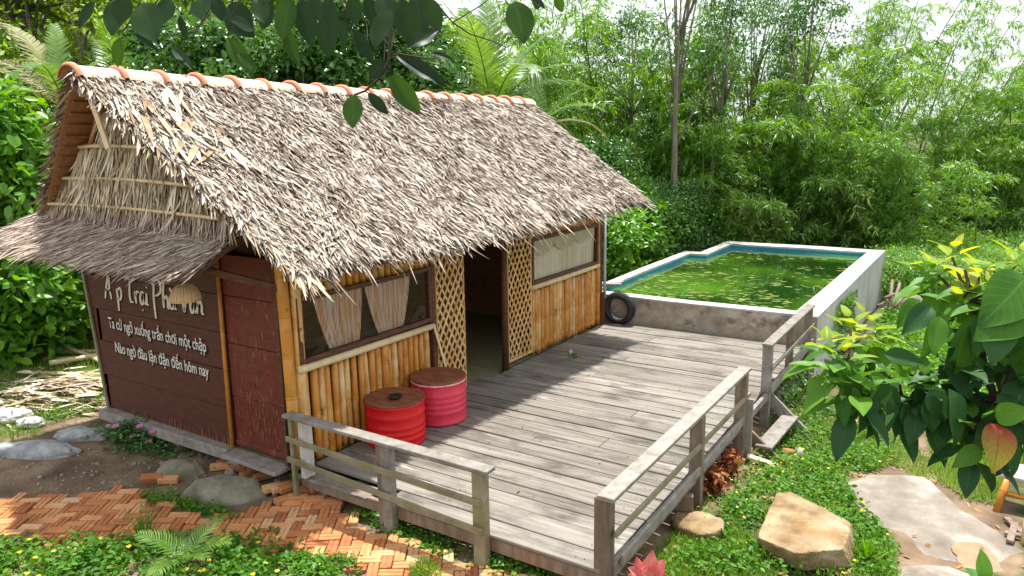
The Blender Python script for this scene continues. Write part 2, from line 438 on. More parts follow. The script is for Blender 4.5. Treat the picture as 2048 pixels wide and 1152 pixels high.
def ground_mat():
    m = bpy.data.materials.new('ground_soil')
    m.use_nodes = True
    t = m.node_tree
    t.nodes.clear()
    N = t.nodes.new
    L = t.links.new
    o = N('ShaderNodeOutputMaterial')
    geo = N('ShaderNodeNewGeometry')
    at_ = N('ShaderNodeAttribute')
    at_.attribute_name = 'green'

    def noi(s, d=8):
        n = N('ShaderNodeTexNoise')
        n.inputs['Scale'].default_value = s
        n.inputs['Detail'].default_value = d
        L(geo.outputs['Position'], n.inputs['Vector'])
        return n.outputs['Fac']

    def ramp(f, cols, lo=.3, hi=.7):
        c = N('ShaderNodeValToRGB')
        e = c.color_ramp.elements
        while len(e) < len(cols):
            e.new(.5)
        for i, k in enumerate(cols):
            e[i].position = lo+(hi-lo)*i/(len(cols)-1)
            e[i].color = (*k, 1)
        L(f, c.inputs['Fac'])
        return c.outputs['Color']
    soil = ramp(noi(2.2), [(.09, .062, .042), (.19, .135, .09), (.30, .22, .145)])
    grn = ramp(noi(3.0), [(.025, .045, .012), (.045, .08, .018), (.10, .11, .045)])
    mx = N('ShaderNodeMix')
    mx.data_type = 'RGBA'
    ad = N('ShaderNodeMath')
    ad.operation = 'ADD'
    mrr = N('ShaderNodeMapRange')
    mrr.inputs['From Min'].default_value = .3
    mrr.inputs['From Max'].default_value = .7
    mrr.inputs['To Min'].default_value = -.5
    mrr.inputs['To Max'].default_value = .5
    L(noi(5), mrr.inputs['Value'])
    L(at_.outputs['Fac'], ad.inputs[0])
    L(mrr.outputs[0], ad.inputs[1])
    ad.use_clamp = True
    L(ad.outputs[0], mx.inputs[0])
    L(soil, mx.inputs[6])
    L(grn, mx.inputs[7])
    p = N('ShaderNodeBsdfPrincipled')
    L(mx.outputs[2], p.inputs['Base Color'])
    p.inputs['Roughness'].default_value = .95
    p.inputs['Specular IOR Level'].default_value = .15
    b = N('ShaderNodeBump')
    b.inputs['Strength'].default_value = .7
    b.inputs['Distance'].default_value = .03
    L(noi(22, 6), b.inputs['Height'])
    L(b.outputs[0], p.inputs['Normal'])
    L(p.outputs[0], o.inputs['Surface'])
    MATS['ground'] = m


glass_mat()
water_mat()
ground_mat()

# ------------------------------------------------------------------ mesh helpers
ORG = {}


def np_mesh(name, V, F, smooth=False):
    """V (n,3) array, F list of (k,m) int arrays"""
    me = bpy.data.meshes.new(name)
    V = np.asarray(V, dtype=np.float32)
    if isinstance(F, np.ndarray):
        F = [F]
    F = [np.asarray(f, dtype=np.int32) for f in F if len(f)]
    me.vertices.add(len(V))
    me.vertices.foreach_set('co', V.ravel())
    nl = sum(f.size for f in F)
    npol = sum(len(f) for f in F)
    me.loops.add(nl)
    me.polygons.add(npol)
    me.loops.foreach_set('vertex_index', np.concatenate([f.ravel() for f in F]))
    st, o = [], 0
    for f in F:
        st.append(o+np.arange(len(f), dtype=np.int32)*f.shape[1])
        o += f.size
    me.polygons.foreach_set('loop_start', np.concatenate(st).astype(np.int32))
    if smooth:
        me.polygons.foreach_set('use_smooth', np.ones(npol, dtype=bool))
    me.update(calc_edges=True)
    return me


class MB:
    def __init__(s):
        s.v, s.f = [], []

    def add(s, vs, fs):
        o = len(s.v)
        s.v += [tuple(v) for v in vs]
        s.f += [tuple(i+o for i in f) for f in fs]

    def box(s, c, d, b=0.006, rot=None):
        """bevelled box: centre, size, chamfer"""
        hx, hy, hz = d[0]/2, d[1]/2, d[2]/2
        b = min(b, hx*.6, hy*.6, hz*.6)
        vs, idx = [], {}
        for sx in (-1, 1):
            for sy in (-1, 1):
                for sz in (-1, 1):
                    for k in range(3):
                        p = [sx*(hx-(b if k != 0 else 0)), sy*(hy-(b if k != 1 else 0)), sz*(hz-(b if k != 2 else 0))]
                        idx[(sx, sy, sz, k)] = len(vs)
                        vs.append(Vector(p))
        fs = []
        for k in range(3):
            a, c2 = (k+1) % 3, (k+2) % 3
            for sg in (-1, 1):
                q = []
                for (p1, p2) in ((-1, -1), (1, -1), (1, 1), (-1, 1)):
                    s3 = [0, 0, 0]
                    s3[k], s3[a], s3[c2] = sg, p1, p2
                    q.append(idx[(*s3, k)])
                fs.append(q if sg > 0 else q[::-1])
        for k in range(3):      # edge chamfers along axis k
            a, c2 = (k+1) % 3, (k+2) % 3
            for p1 in (-1, 1):
                for p2 in (-1, 1):
                    def g(e, ax):
                        s3 = [0, 0, 0]
                        s3[k], s3[a], s3[c2] = e, p1, p2
                        return idx[(*s3, ax)]
                    q = [g(-1, a), g(1, a), g(1, c2), g(-1, c2)]
                    fs.append(q if p1*p2 < 0 else q[::-1])
        for sx in (-1, 1):
            for sy in (-1, 1):
                for sz in (-1, 1):
                    q = [idx[(sx, sy, sz, k)] for k in range(3)]
                    fs.append(q if sx*sy*sz > 0 else q[::-1])
        M = rot if rot is not None else Matrix.Identity(3)
        c = Vector(c)
        s.add([M @ v + c for v in vs], fs)
        return s

    def beam(s, p0, p1, w, h, b=0.005, up=(0, 0, 1)):
        p0, p1 = Vector(p0), Vector(p1)
        x = (p1-p0)
        L = x.length
        x.normalize()
        up = Vector(up)
        if abs(x.dot(up)) > .99:
            up = Vector((0, 1, 0))
        y = up.cross(x).normalized()
        z = x.cross(y)
        M = Matrix((x, y, z)).transposed()
        return s.box((p0+p1)/2, (L, w, h), b, M)

    def tube(s, pts, rad, n=8, caps=True):
        pts = [Vector(p) for p in pts]
        if not hasattr(rad, '__len__'):
            rad = [rad]*len(pts)
        rings = []
        ref = Vector((0.123, 0.967, 0.2)).normalized()
        o = len(s.v)
        for i, p in enumerate(pts):
            t = (pts[min(i+1, len(pts)-1)]-pts[max(i-1, 0)])
            if t.length < 1e-9:
                t = Vector((0, 0, 1))
            t.normalize()
            a = (ref-t*ref.dot(t))
            if a.length < .05:
                a = Vector((1, 0, 0))-t*t.x
            a.normalize()
            b = t.cross(a)
            for k in range(n):
                th = 2*math.pi*k/n
                s.v.append(tuple(p+(a*math.cos(th)+b*math.sin(th))*rad[i]))
        for i in range(len(pts)-1):
            for k in range(n):
                k2 = (k+1) % n
                s.f.append((o+i*n+k, o+i*n+k2, o+(i+1)*n+k2, o+(i+1)*n+k))
        if caps:
            s.f.append(tuple(o+k for k in range(n))[::-1])
            s.f.append(tuple(o+(len(pts)-1)*n+k for k in range(n)))
        return s

    def lathe(s, prof, n=32, c=(0, 0, 0), closed=False):
        o = len(s.v)
        for (r, z) in prof:
            for k in range(n):
                th = 2*math.pi*k/n
                s.v.append((c[0]+r*math.cos(th), c[1]+r*math.sin(th), c[2]+z))
        m = len(prof)
        for i in range(m-1 if not closed else m):
            j = (i+1) % m
            for k in range(n):
                k2 = (k+1) % n
                s.f.append((o+i*n+k, o+i*n+k2, o+j*n+k2, o+j*n+k))
        return s

    def quad(s, a, b, c, d):
        s.add([a, b, c, d], [(0, 1, 2, 3)])
        return s

    def mesh(s, name, off=(0, 0, 0), smooth=False):
        me = bpy.data.meshes.new(name)
        if any(off):
            vs = [(v[0]-off[0], v[1]-off[1], v[2]-off[2]) for v in s.v]
        else:
            vs = s.v
        me.from_pydata(vs, [], s.f)
        if smooth:
            me.polygons.foreach_set('use_smooth', np.ones(len(me.polygons), dtype=bool))
        me.update()
        return me


def tag(o, label=None, cat=None, group=None, kind=None):
    if label:
        o['label'] = label
    if cat:
        o['category'] = cat
    if group:
        o['group'] = group
    if kind:
        o['kind'] = kind
    return o


def empty(name, loc, label, cat, group=None, rz=0.0):
    o = bpy.data.objects.new(name, None)
    o.empty_display_size = .1
    COL.objects.link(o)
    o.location = loc
    o.rotation_euler = (0, 0, rz)
    ORG[o.name] = tuple(loc)
    return tag(o, label, cat, group)


def link(name, me, mat, parent=None, loc=None, rot=None):
    o = bpy.data.objects.new(name, me)
    COL.objects.link(o)
    if mat is not None and not me.materials:
        me.materials.append(MATS[mat] if isinstance(mat, str) else mat)
    if parent is not None:
        o.parent = parent
    if loc is not None:
        o.location = loc
    if rot is not None:
        o.rotation_euler = rot
    return o


def obj(name, mb, mat, parent=None, smooth=False):
    """mesh built in world coordinates; stored relative to its parent's origin"""
    off = ORG.get(parent.name, (0, 0, 0)) if parent is not None else (0, 0, 0)
    me = mb.mesh(name, off, smooth)
    o = link(name, me, mat, parent)
    ORG[o.name] = off
    return o


def copy_tree(o, parent=None):
    c = o.copy()
    COL.objects.link(c)
    c.parent = parent
    for ch in o.children:
        copy_tree(ch, c)
    return c


def unit(a):
    return a/np.maximum(np.linalg.norm(a, axis=-1, keepdims=True), 1e-9)


def rand_unit(n):
    return unit(rng.normal(size=(n, 3)))


def leaf_quads(P, D, Nn, L, W, fold=.12):
    """one folded 4-vertex leaf each: base, side, tip, side"""
    P, D, Nn = np.asarray(P, float), unit(np.asarray(D, float)), np.asarray(Nn, float)
    side = unit(np.cross(D, Nn))
    nn = np.cross(side, D)
    L = np.broadcast_to(L, len(P))[:, None]
    W = np.broadcast_to(W, len(P))[:, None]
    m = P + D*L*.42 - nn*W*fold
    V = np.stack([P, m+side*W*.5, P+D*L-nn*L*.10, m-side*W*.5], 1).reshape(-1, 3)
    F = np.arange(len(P)*4, dtype=np.int32).reshape(-1, 4)
    return V, F


def leaf_hex(P, D, Nn, L, W, droop=.15):
    """rounder leaf, 6 vertices in two quads folded on the midrib"""
    P, D, Nn = np.asarray(P, float), unit(np.asarray(D, float)), np.asarray(Nn, float)
    side = unit(np.cross(D, Nn))
    nn = np.cross(side, D)
    L = np.broadcast_to(L, len(P))[:, None]
    W = np.broadcast_to(W, len(P))[:, None]
    q = P+D*L*.30+nn*W*.10
    r = P+D*L*.70+nn*W*.06-nn*L*droop*.4
    tip = P+D*L-nn*L*droop
    V = np.stack([P, q+side*W*.46, r+side*W*.40, tip, r-side*W*.40, q-side*W*.46], 1).reshape(-1, 3)
    b = np.arange(len(P), dtype=np.int32)[:, None]*6
    F = np.concatenate([b+np.array([0, 1, 2, 3]), b+np.array([0, 3, 4, 5])], 0)
    return V, F.astype(np.int32)


def strands(P, D, Nn, L, W, lift0=.01, lift1=.05, curl=.0, seg=3):
    """tapered flat strips lying along D, lifted off a surface with normal Nn"""
    n = len(P)
    D = unit(D)
    side = unit(np.cross(D, Nn))
    L = np.broadcast_to(L, n)[:, None]
    W = np.broadcast_to(W, n)[:, None]
    lift0 = np.broadcast_to(lift0, n)[:, None]
    lift1 = np.broadcast_to(lift1, n)[:, None]
    curl = np.broadcast_to(curl, n)[:, None]
    wp = [1.0, 1.0, .75, .08] if seg == 3 else [1.0, .8, .08]
    rows = []
    for i in range(seg+1):
        t = i/seg
        c = P + D*L*t + Nn*(lift0*(1-t)+lift1*t) + side*curl*t*t
        rows.append(c+side*W*.5*wp[i])
        rows.append(c-side*W*.5*wp[i])
    V = np.stack(rows, 1).reshape(-1, 3)
    k = 2*(seg+1)
    b = np.arange(n, dtype=np.int32)[:, None]*k
    F = np.concatenate([b+np.array([2*i, 2*i+1, 2*i+3, 2*i+2]) for i in range(seg)], 0)
    return V, F.astype(np.int32)


def merge(parts):
    Vs, Fs, o = [], [], 0
    for V, F in parts:
        Vs.append(V)
        Fs.append(F+o)
        o += len(V)
    return np.concatenate(Vs), Fs


def np_obj(name, parts, mat, parent=None, smooth=False):
    V, F = merge(parts)
    off = ORG.get(parent.name, (0, 0, 0)) if parent is not None else (0, 0, 0)
    me = np_mesh(name, V-np.array(off), F, smooth)
    o = link(name, me, mat, parent)
    ORG[o.name] = off
    return o


def smooth01(t):
    t = np.clip(t, 0, 1)
    return t*t*(3-2*t)


def inpoly(x, y, poly):
    x, y = np.asarray(x, float), np.asarray(y, float)
    r = np.zeros(x.shape, bool)
    n = len(poly)
    for i in range(n):
        x1, y1 = poly[i][0], poly[i][1]
        x2, y2 = poly[(i+1) % n][0], poly[(i+1) % n][1]
        c = ((y1 > y) != (y2 > y)) & (x < (x2-x1)*(y-y1)/((y2-y1) if y2 != y1 else 1e-9)+x1)
        r ^= c
    return r


def polydist(x, y, poly):
    """distance to a polygon's outline"""
    d = np.full(np.shape(x), 1e9)
    n = len(poly)
    for i in range(n):
        ax, ay = poly[i][0], poly[i][1]
        bx, by = poly[(i+1) % n][0]-ax, poly[(i+1) % n][1]-ay
        t = np.clip(((x-ax)*bx+(y-ay)*by)/(bx*bx+by*by+1e-12), 0, 1)
        d = np.minimum(d, np.hypot(x-ax-bx*t, y-ay-by*t))
    return d


# ------------------------------------------------------------------ ground
def gz(x, y):
    x, y = np.asarray(x, float), np.asarray(y, float)
    t = smooth01((x-2.6)/1.2)
    zr = -.26-.058*np.clip(y, 0, 7.6)
    z = -.30*(1-t)+zr*t
    z = np.where(y < 0, -.30, z)
    far = smooth01((y-9)/10)
    z = z-.15*far*t
    left = smooth01((-5.0-x)/4)
    z = z+.10*left
    # wooded rise behind and left of the hut
    z = z+smooth01((-9-x)/18)*3.0
    z = z-smooth01((y-24)/60)*6.0*smooth01((x+12)/14)
    # terrace the photograph was taken from
    d = np.hypot(x-CX[0]-.35, y-CX[1]+.25)
    z = np.where(d < 3.6, z+(1.75-z)*(1-smooth01((d-1.1)/2.4)), z)
    z = z+.025*np.sin(x*2.3+1.2)*np.sin(y*1.9)+.012*np.sin(x*6.1)*np.sin(y*5.3+.7)
    return z


def ax_(a, b, s, outer):
    core = np.arange(a, b+1e-6, s)
    return np.concatenate([a-np.array(outer)[::-1], core, b+np.array(outer)])


OUT = [.6, 1.4, 2.6, 4.5, 7, 11, 17, 26, 40, 70, 120, 250, 500, 1100]
gx = ax_(-10, 9, .14, OUT)
gy = ax_(-5.5, 17, .14, OUT)
GX, GY = np.meshgrid(gx, gy, indexing='ij')
GZ = gz(GX, GY)
nx, ny = GX.shape
idx = np.arange(nx*ny, dtype=np.int32).reshape(nx, ny)
F = np.stack([idx[:-1, :-1], idx[1:, :-1], idx[1:, 1:], idx[:-1, 1:]], -1).reshape(-1, 4)
me = np_mesh('ground', np.stack([GX, GY, GZ], -1).reshape(-1, 3), F, True)
dirt_front = [gp(*p, -.3)[:2] for p in [(-200, 930), (60, 890), (220, 850), (330, 880), (470, 905), (600, 950), (580, 1000), (300, 1000), (0, 1010), (-250, 1060)]]
dirt_path = [gp(*p, -.48)[:2] for p in [(1690, 955), (1780, 930), (1830, 890), (1800, 860), (1700, 840), (1680, 800), (1720, 770), (1790, 790), (1900, 860), (1960, 930), (2048, 1040), (2048, 1160), (1790, 1160), (1780, 1080), (1720, 1010)]]
under_deck = [(.0, -.2), (3.55, -.2), (3.75, .3), (3.75, 7.4), (.0, 7.4)]
g = np.ones(GX.shape)*.75
g = np.where(inpoly(GX, GY, dirt_front), -.6, g)
g = np.where(inpoly(GX, GY, dirt_path), -.45, g)
g = np.where(inpoly(GX, GY, under_deck), -.8, g)
g = np.where((GX < -4) & (GY > -2) & (GY < 1.2), .25, g)
g = np.where((GY < .4) & (GX > -4) & (GX < 3.4), np.minimum(g, -.1), g)
a = me.attributes.new('green', 'FLOAT', 'POINT')
a.data.foreach_set('value', g.ravel().astype(np.float32))
tag(link('ground', me, 'ground'), kind='structure')

# far wooded ridge
V, Fq = [], []
n = 90
for i in range(n+1):
    th = R(-75+150*i/n)
    for r_, h in ((330, -40), (380, -6+4*math.sin(i*.31)+3*math.sin(i*.83+1)), (470, -1+6*math.sin(i*.23+.5)+3*math.sin(i*.71)), (620, -40)):
        V.append((CX[0]+r_*math.sin(th-.35), CX[1]+r_*math.cos(th-.35), h-4))
for i in range(n):
    for k in range(3):
        Fq.append((i*4+k, (i+1)*4+k, (i+1)*4+k+1, i*4+k+1))
tag(link('hills', np_mesh('hills', np.array(V), np.array(Fq), True), 'hill_green'), kind='structure')

# concrete walking slab and the sand on it
slab_px = [(1688, 962), (1740, 950), (1800, 948), (1850, 952), (1885, 985), (1905, 1005), (1965, 1042), (2010, 1072), (2060, 1110), (2120, 1160), (2110, 1200), (1980, 1190), (1800, 1128), (1775, 1085), (1745, 1045), (1715, 1012)]


def slab(name, px, z, th, mat, kind='structure', bumpy=.01, cell=.12):
    poly = [gp(*p, z) for p in px]
    # densify and roughen the outline
    out = []
    for i in range(len(poly)):
        a, b = poly[i], poly[(i+1) % len(poly)]
        m_ = max(1, int((b-a).length/cell))
        for k in range(m_):
            p = a.lerp(b, k/m_)
            out.append(Vector((p.x+random.uniform(-.02, .02), p.y+random.uniform(-.02, .02), 0)))
    bm = bmesh.new()
    c = sum(out, Vector())/len(out)
    rings = []
    for s_ in (1.0, .985, .80, .55, .28):
        ring = []
        for q in out:
            p = c+(q-c)*s_
            zz = z + (0 if s_ < .99 else -.014) + .008*math.sin(p.x*5)*math.sin(p.y*4.1)
            ring.append(bm.verts.new((p.x, p.y, zz)))
        rings.append(ring)
    low = [bm.verts.new((q.x, q.y, z-th)) for q in out]
    m_ = len(out)
    for a, b in zip([low]+rings[:-1], rings):
        for k in range(m_):
            try:
                bm.faces.new((a[k], a[(k+1) % m_], b[(k+1) % m_], b[k]))
            except ValueError:
                pass
    bm.faces.new(rings[-1])
    bmesh.ops.recalc_face_normals(bm, faces=bm.faces)
    me = bpy.data.meshes.new(name)
    bm.to_mesh(me)
    bm.free()
    o = link(name, me, mat)
    return tag(o, kind=kind)


slab('concrete_path', slab_px, -.415, .16, 'slab_concrete')
slab('concrete_path', [(1802, 1136), (1850, 1130), (1900, 1132), (1945, 1150), (1960, 1200), (1800, 1200), (1785, 1160)], -.36, .16, 'slab_concrete')
sp = [(1903, 1090), (1935, 1084), (1965, 1086), (1985, 1102), (2002, 1128), (2008, 1150), (1990, 1156), (1950, 1150), (1915, 1125)]
o = slab('sand', sp, -.398, .02, 'sand', kind='stuff', cell=.06)

# ------------------------------------------------------------------ pool
pool = empty('concrete_pool', (1.7, 7.35, -.8), 'raised concrete pool with white rim and blue inner edge full of green water', 'pool')
RZ = .5
# outline (outer) and inner edge, counter-clockwise seen from above
PO = [(-.55, 7.35), (3.68, 7.35), (3.75, 15.45), (-.19, 15.45), (-.19, 13.16), (-.60, 13.16)]
PI = [(-.35, 7.62), (3.30, 7.62), (3.40, 14.95), (.07, 14.95), (.07, 12.86), (-.36, 12.86)]
m = MB()
for i in range(6):
    a, b = PO[i], PO[(i+1) % 6]
    if i == 1:
        continue
    m.quad((a[0], a[1], -1.6), (b[0], b[1], -1.6), (b[0], b[1], RZ-.03), (a[0], a[1], RZ-.03))
obj('pool_wall', m, 'concrete', pool)
m = MB()
a, b = PO[1], PO[2]
for k in range(12):
    p = [a[0]+(b[0]-a[0])*k/12, a[1]+(b[1]-a[1])*k/12]
    q = [a[0]+(b[0]-a[0])*(k+1)/12, a[1]+(b[1]-a[1])*(k+1)/12]
    m.quad((p[0], p[1], -1.6), (q[0], q[1], -1.6), (q[0], q[1], RZ-.03), (p[0], p[1], RZ-.03))
obj('pool_wall', m, 'concrete_side', pool)
m = MB()      # coping: slightly uneven ring with an overhanging lip
for i in range(6):
    a, b, c, d = PO[i], PO[(i+1) % 6], PI[(i+1) % 6], PI[i]
    ns = max(2, int(math.hypot(b[0]-a[0], b[1]-a[1])/.4))
    for k in range(ns):
        def lp(p, q, t): return (p[0]+(q[0]-p[0])*t, p[1]+(q[1]-p[1])*t)

        def dz(t): return .004*math.sin(i*2+t*9)
        t0, t1 = k/ns, (k+1)/ns
        o0, o1, i0, i1 = lp(a, b, t0), lp(a, b, t1), lp(d, c, t0), lp(d, c, t1)
        m.quad((*o0, RZ+dz(t0)), (*o1, RZ+dz(t1)), (*i1, RZ+dz(t1)), (*i0, RZ+dz(t0)))
        m.quad((*o0, RZ-.032), (*o1, RZ-.032), (*o1, RZ+dz(t1)), (*o0, RZ+dz(t0)))
        m.quad((*i1, RZ-.045), (*i0, RZ-.045), (*i0, RZ+dz(t0)), (*i1, RZ+dz(t1)))
obj('coping', m, 'coping', pool)
m = MB()
for i in range(6):
    a, b = PI[i], PI[(i+1) % 6]
    m.quad((b[0], b[1], -1.4), (a[0], a[1], -1.4), (a[0], a[1], RZ-.044), (b[0], b[1], RZ-.044))
obj('pool_lining', m, 'pool_blue', pool)
m = MB()
m.add([(*p, .385) for p in [PI[0], PI[1], PI[2], PI[3], PI[4], PI[5]]], [(0, 1, 2, 3, 4, 5)])
tag(obj('pool_water', m, 'water'), kind='structure')
# floating algae scum
parts = []
vs, fs = [], []
inner = [(p[0]*1, p[1]) for p in PI]
cnt = 0
for k in range(680):
    # rafts drift together
    if k % 6 == 0:
        cx_, cy_ = rng.uniform(-.3, 3.3), 7.7+7.1*rng.beta(1.0, 1.5)
    x, y = cx_+rng.normal()*.30, cy_+rng.normal()*.16
    if not inpoly(np.array([x]), np.array([y]), inner)[0] or polydist(np.array([x]), np.array([y]), inner)[0] < .06:
        continue
    if 11.2 < y < 13.2 and .6 < x < 2.9 and rng.random() < .75:
        continue
    r_ = rng.uniform(.02, .10)
    nn = 7
    o_ = len(vs)
    el = rng.uniform(.4, .8)
    for j in range(nn):
        th = 2*math.pi*j/nn
        q = r_*rng.uniform(.6, 1.2)
        vs.append((x+q*math.cos(th), y+q*el*math.sin(th), .3875+rng.uniform(0, .003)))
    vs.append((x, y, .392))
    for j in range(nn):
        fs.append((o_+j, o_+(j+1) % nn, o_+nn))
me = np_mesh('algae', np.array(vs), np.array(fs))
tag(link('algae', me, 'algae'), kind='stuff')

# ------------------------------------------------------------------ deck
DW, DF, DB = 3.55, -.08, 7.32
deck = empty('timber_deck', (1.8, 3.6, -.5), 'weathered grey plank deck running along the hut up to the pool wall', 'deck')
y = DF
k = 0
first = True
while y < DB-.03:
    w = random.choice([.19, .21, .225, .24, .25, .265, .28])
    if y+w > DB:
        w = DB-y
    gap = random.choice([.012, .016, .020]) if k not in (6, 11, 15, 21) else .030
    th = .034
    zoff = random.uniform(-.004, .003)
    mid = y+w/2
    x0, x1 = .02 if not (2.9 < mid < 3.85) else -.12, DW-.06+random.uniform(-.012, .02)
    segs = [(x0, x1)]
    if k == 0:
        segs = [(x0-.02, .98), (1.24, x1)]
    elif k in (4, 9, 13, 18, 22, 27):
        c = x0+random.uniform(.3, .7)*(x1-x0)
        segs = [(x0, c-.003), (c+.003, x1)]
    for (a, b) in segs:
        m = MB().box(((a+b)/2, mid, -th/2+zoff), (b-a, w-gap, th), .006, Matrix.Rotation(random.uniform(-.0012, .0012), 3, 'Z'))
        if k == 0 and a < .5:
            for i, v in enumerate(m.v):
                m.v[i] = (v[0], v[1], v[2]-.05)
        obj('plank', m, 'deck_wood', deck)
    y += w
    k += 1
m = MB().beam((DW-.005, .02, -.035), (DW-.005, 3.66, -.035), .05, .12)
obj('edge_beam', m, 'rail_wood', deck)
obj('edge_beam', MB().beam((DW-.005, 3.68, -.06), (DW-.005, 4.92, -.06), .05, .10), 'rail_wood', deck)
obj('edge_beam', MB().beam((DW-.005, 4.94, -.035), (DW-.005, 7.30, -.035), .05, .12), 'rail_wood', deck)
obj('front_beam', MB().beam((.05, DF+.05, -.105), (DW-.1, DF+.05, -.105), .05, .12), 'post_wood', deck)
for yy in (1.6, 3.2, 4.8, 6.4):
    obj('joist', MB().beam((.05, yy, -.10), (DW-.05, yy, -.10), .06, .12), 'post_wood', deck)
for (xx, yy) in ((.3, .05), (1.15, .02), (3.35, .4), (3.35, 1.4), (3.4, 2.6), (3.4, 4.35), (3.4, 5.6), (3.4, 6.8), (2.0, .25), (1.8, 3), (1.8, 5.5)):
    zb = float(gz(xx, yy))-.05
    obj('support_post', MB().beam((xx, yy, zb), (xx, yy, -.16), .09, .09), 'post_wood', deck)
obj('support_block', MB().box((3.50, 1.62, -.16), (.30, .09, .17), .008, Matrix.Rotation(.35, 3, 'Z')), 'post_wood', deck)

# ------------------------------------------------------------------ railings


def post(parent, x, y, zt, w=.12, d=.12, mat='post_wood', zb=None, name='post'):
    zb = float(gz(x, y))-.08 if zb is None else zb
    return obj(name, MB().beam((x, y, zb), (x, y, zt), w, d, .006, up=(1, 0, 0)), mat, parent)


r1 = empty('wooden_railing', (1.25, -.13, -.3), 'low grey wooden railing on the front deck edge beside the brick path', 'railing')
obj('top_rail', MB().beam((-.02, -.115, .632), (2.50, -.115, .620), .135, .036), 'rail_wood', r1)
obj('mid_rail', MB().beam((.03, -.185, .405), (2.44, -.185, .335), .030, .058), 'rail_green', r1)
obj('mid_rail', MB().beam((.03, -.185, .185), (2.44, -.185, .075), .030, .058), 'rail_green', r1)
post(r1, 2.385, -.115, .605, .10, .115, 'rail_green')
post(r1, 1.325, -.10, .61, .085, .115, 'rail_wood')
post(r1, 1.245, -.10, .61, .05, .10, 'post_wood')
post(r1, .175, -.06, .61, .13, .07, 'post_white', zb=-.02)
post(r1, .055, -.13, .61, .05, .05, 'rail_green')

r2 = empty('wooden_railing', (3.55, 1.8, -.4), 'long weathered railing on the open side of the deck before the steps', 'railing')
obj('top_rail', MB().beam((DW-.01, -.10, .632), (DW-.01, 3.72, .628), .145, .04), 'rail_wood', r2)
obj('mid_rail', MB().beam((DW+.045, -.02, .315), (DW+.045, 3.78, .30), .028, .055), 'rail_green', r2)
obj('low_rail', MB().beam((DW+.045, .10, .035), (DW+.045, 3.80, .045), .028, .09), 'rail_wood', r2)
post(r2, DW-.06, .0, .61, .125, .125, 'post_wood')
post(r2, DW-.005, 2.02, .61, .10, .13, 'post_wood')
post(r2, DW-.005, 3.58, .61, .10, .13, 'post_wood')
obj('post_board', MB().beam((DW+.075, 3.60, -.52), (DW+.075, 3.60, .30), .03, .12, .004, up=(1, 0, 0)), 'rail_wood', r2)

r3 = empty('wooden_railing', (3.55, 6.0, -.5), 'short grey railing between the steps and the pool wall', 'railing')
obj('top_rail', MB().beam((DW-.02, 4.78, .645), (DW+.03, 7.25, .70), .135, .038), 'rail_wood', r3)
obj('mid_rail', MB().beam((DW+.05, 4.80, .33), (DW+.10, 7.20, .40), .028, .058), 'rail_wood', r3)
obj('low_rail', MB().beam((DW+.05, 4.82, .035), (DW+.10, 7.22, .12), .028, .10), 'rail_wood', r3)
post(r3, DW-.03, 4.88, .626, .10, .12, 'rail_wood')
post(r3, DW-.01, 6.10, .64, .07, .10, 'post_wood')
post(r3, DW+.03, 7.16, .67, .09, .11, 'post_wood')

st = empty('wooden_steps', (3.8, 4.3, -.55), 'worn grey wooden steps leading off the deck onto green ground cover', 'steps')
obj('stringer', MB().beam((3.50, 4.93, -.06), (4.10, 4.93, -.60), .045, .15), 'rail_wood', st)
obj('stringer', MB().beam((3.50, 3.78, -.14), (4.06, 3.78, -.60), .045, .15), 'post_wood', st)
obj('tread', MB().beam((3.80, 3.70, -.315), (3.84, 4.95, -.325), .20, .035), 'rail_wood', st)

b = tag(obj('loose_board', MB().beam((3.66, 3.52, -.38), (4.14, 3.62, -.50), .10, .035), 'bamboo_pale'), 'split brown board lying below the wooden steps', 'board')

# ------------------------------------------------------------------ hut
hut = empty('thatched_hut', (-1.8, 3.5, -.15), 'bamboo hut with grey thatched roof and orange ridge tiles beside the deck', 'hut')
HL = 7.0
XL = -3.64       # back wall
# -- bamboo poles (shared meshes, one object each)


def pole_mesh(L, r, seed, knots):
    rr = random.Random(seed)
    pts, rad = [], []
    ks = sorted(knots)
    zs = sorted(set([0, L]+[k+d for k in ks for d in (-.016, -.007, 0, .007, .016) if 0 < k+d < L]))
    bow = rr.uniform(-.008, .008)
    for z in zs:
        d = min([abs(z-k) for k in ks]+[1])
        rad.append(r*(1+(.16 if d < .003 else -.05 if d < .008 else .05 if d < .018 else 0)-.04*z/L))
        pts.append((bow*math.sin(z/L*3.14), bow*.5*math.sin(z/L*3.1), z))
    return MB().tube(pts, rad, 10).mesh('bamboo_pole', smooth=True)


def pole_row(y0, y1, z0, z1, meshes, r, jit=.05, x=-.045, mat='bamboo_wall'):
    n_ = max(1, int(round((y1-y0)/(2*r+.010))))
    for i in range(n_):
        me = random.choice(meshes)
        yy = y0+(i+.5)*(y1-y0)/n_
        o = link('bamboo_pole', me, mat, hut, loc=(x+random.uniform(-.006, .012)-ORG[hut.name][0], yy-ORG[hut.name][1], z0+random.uniform(-jit, 0)-ORG[hut.name][2]),
                 rot=(random.uniform(-.012, .012), random.uniform(-.008, .008), random.uniform(0, 6.28)))


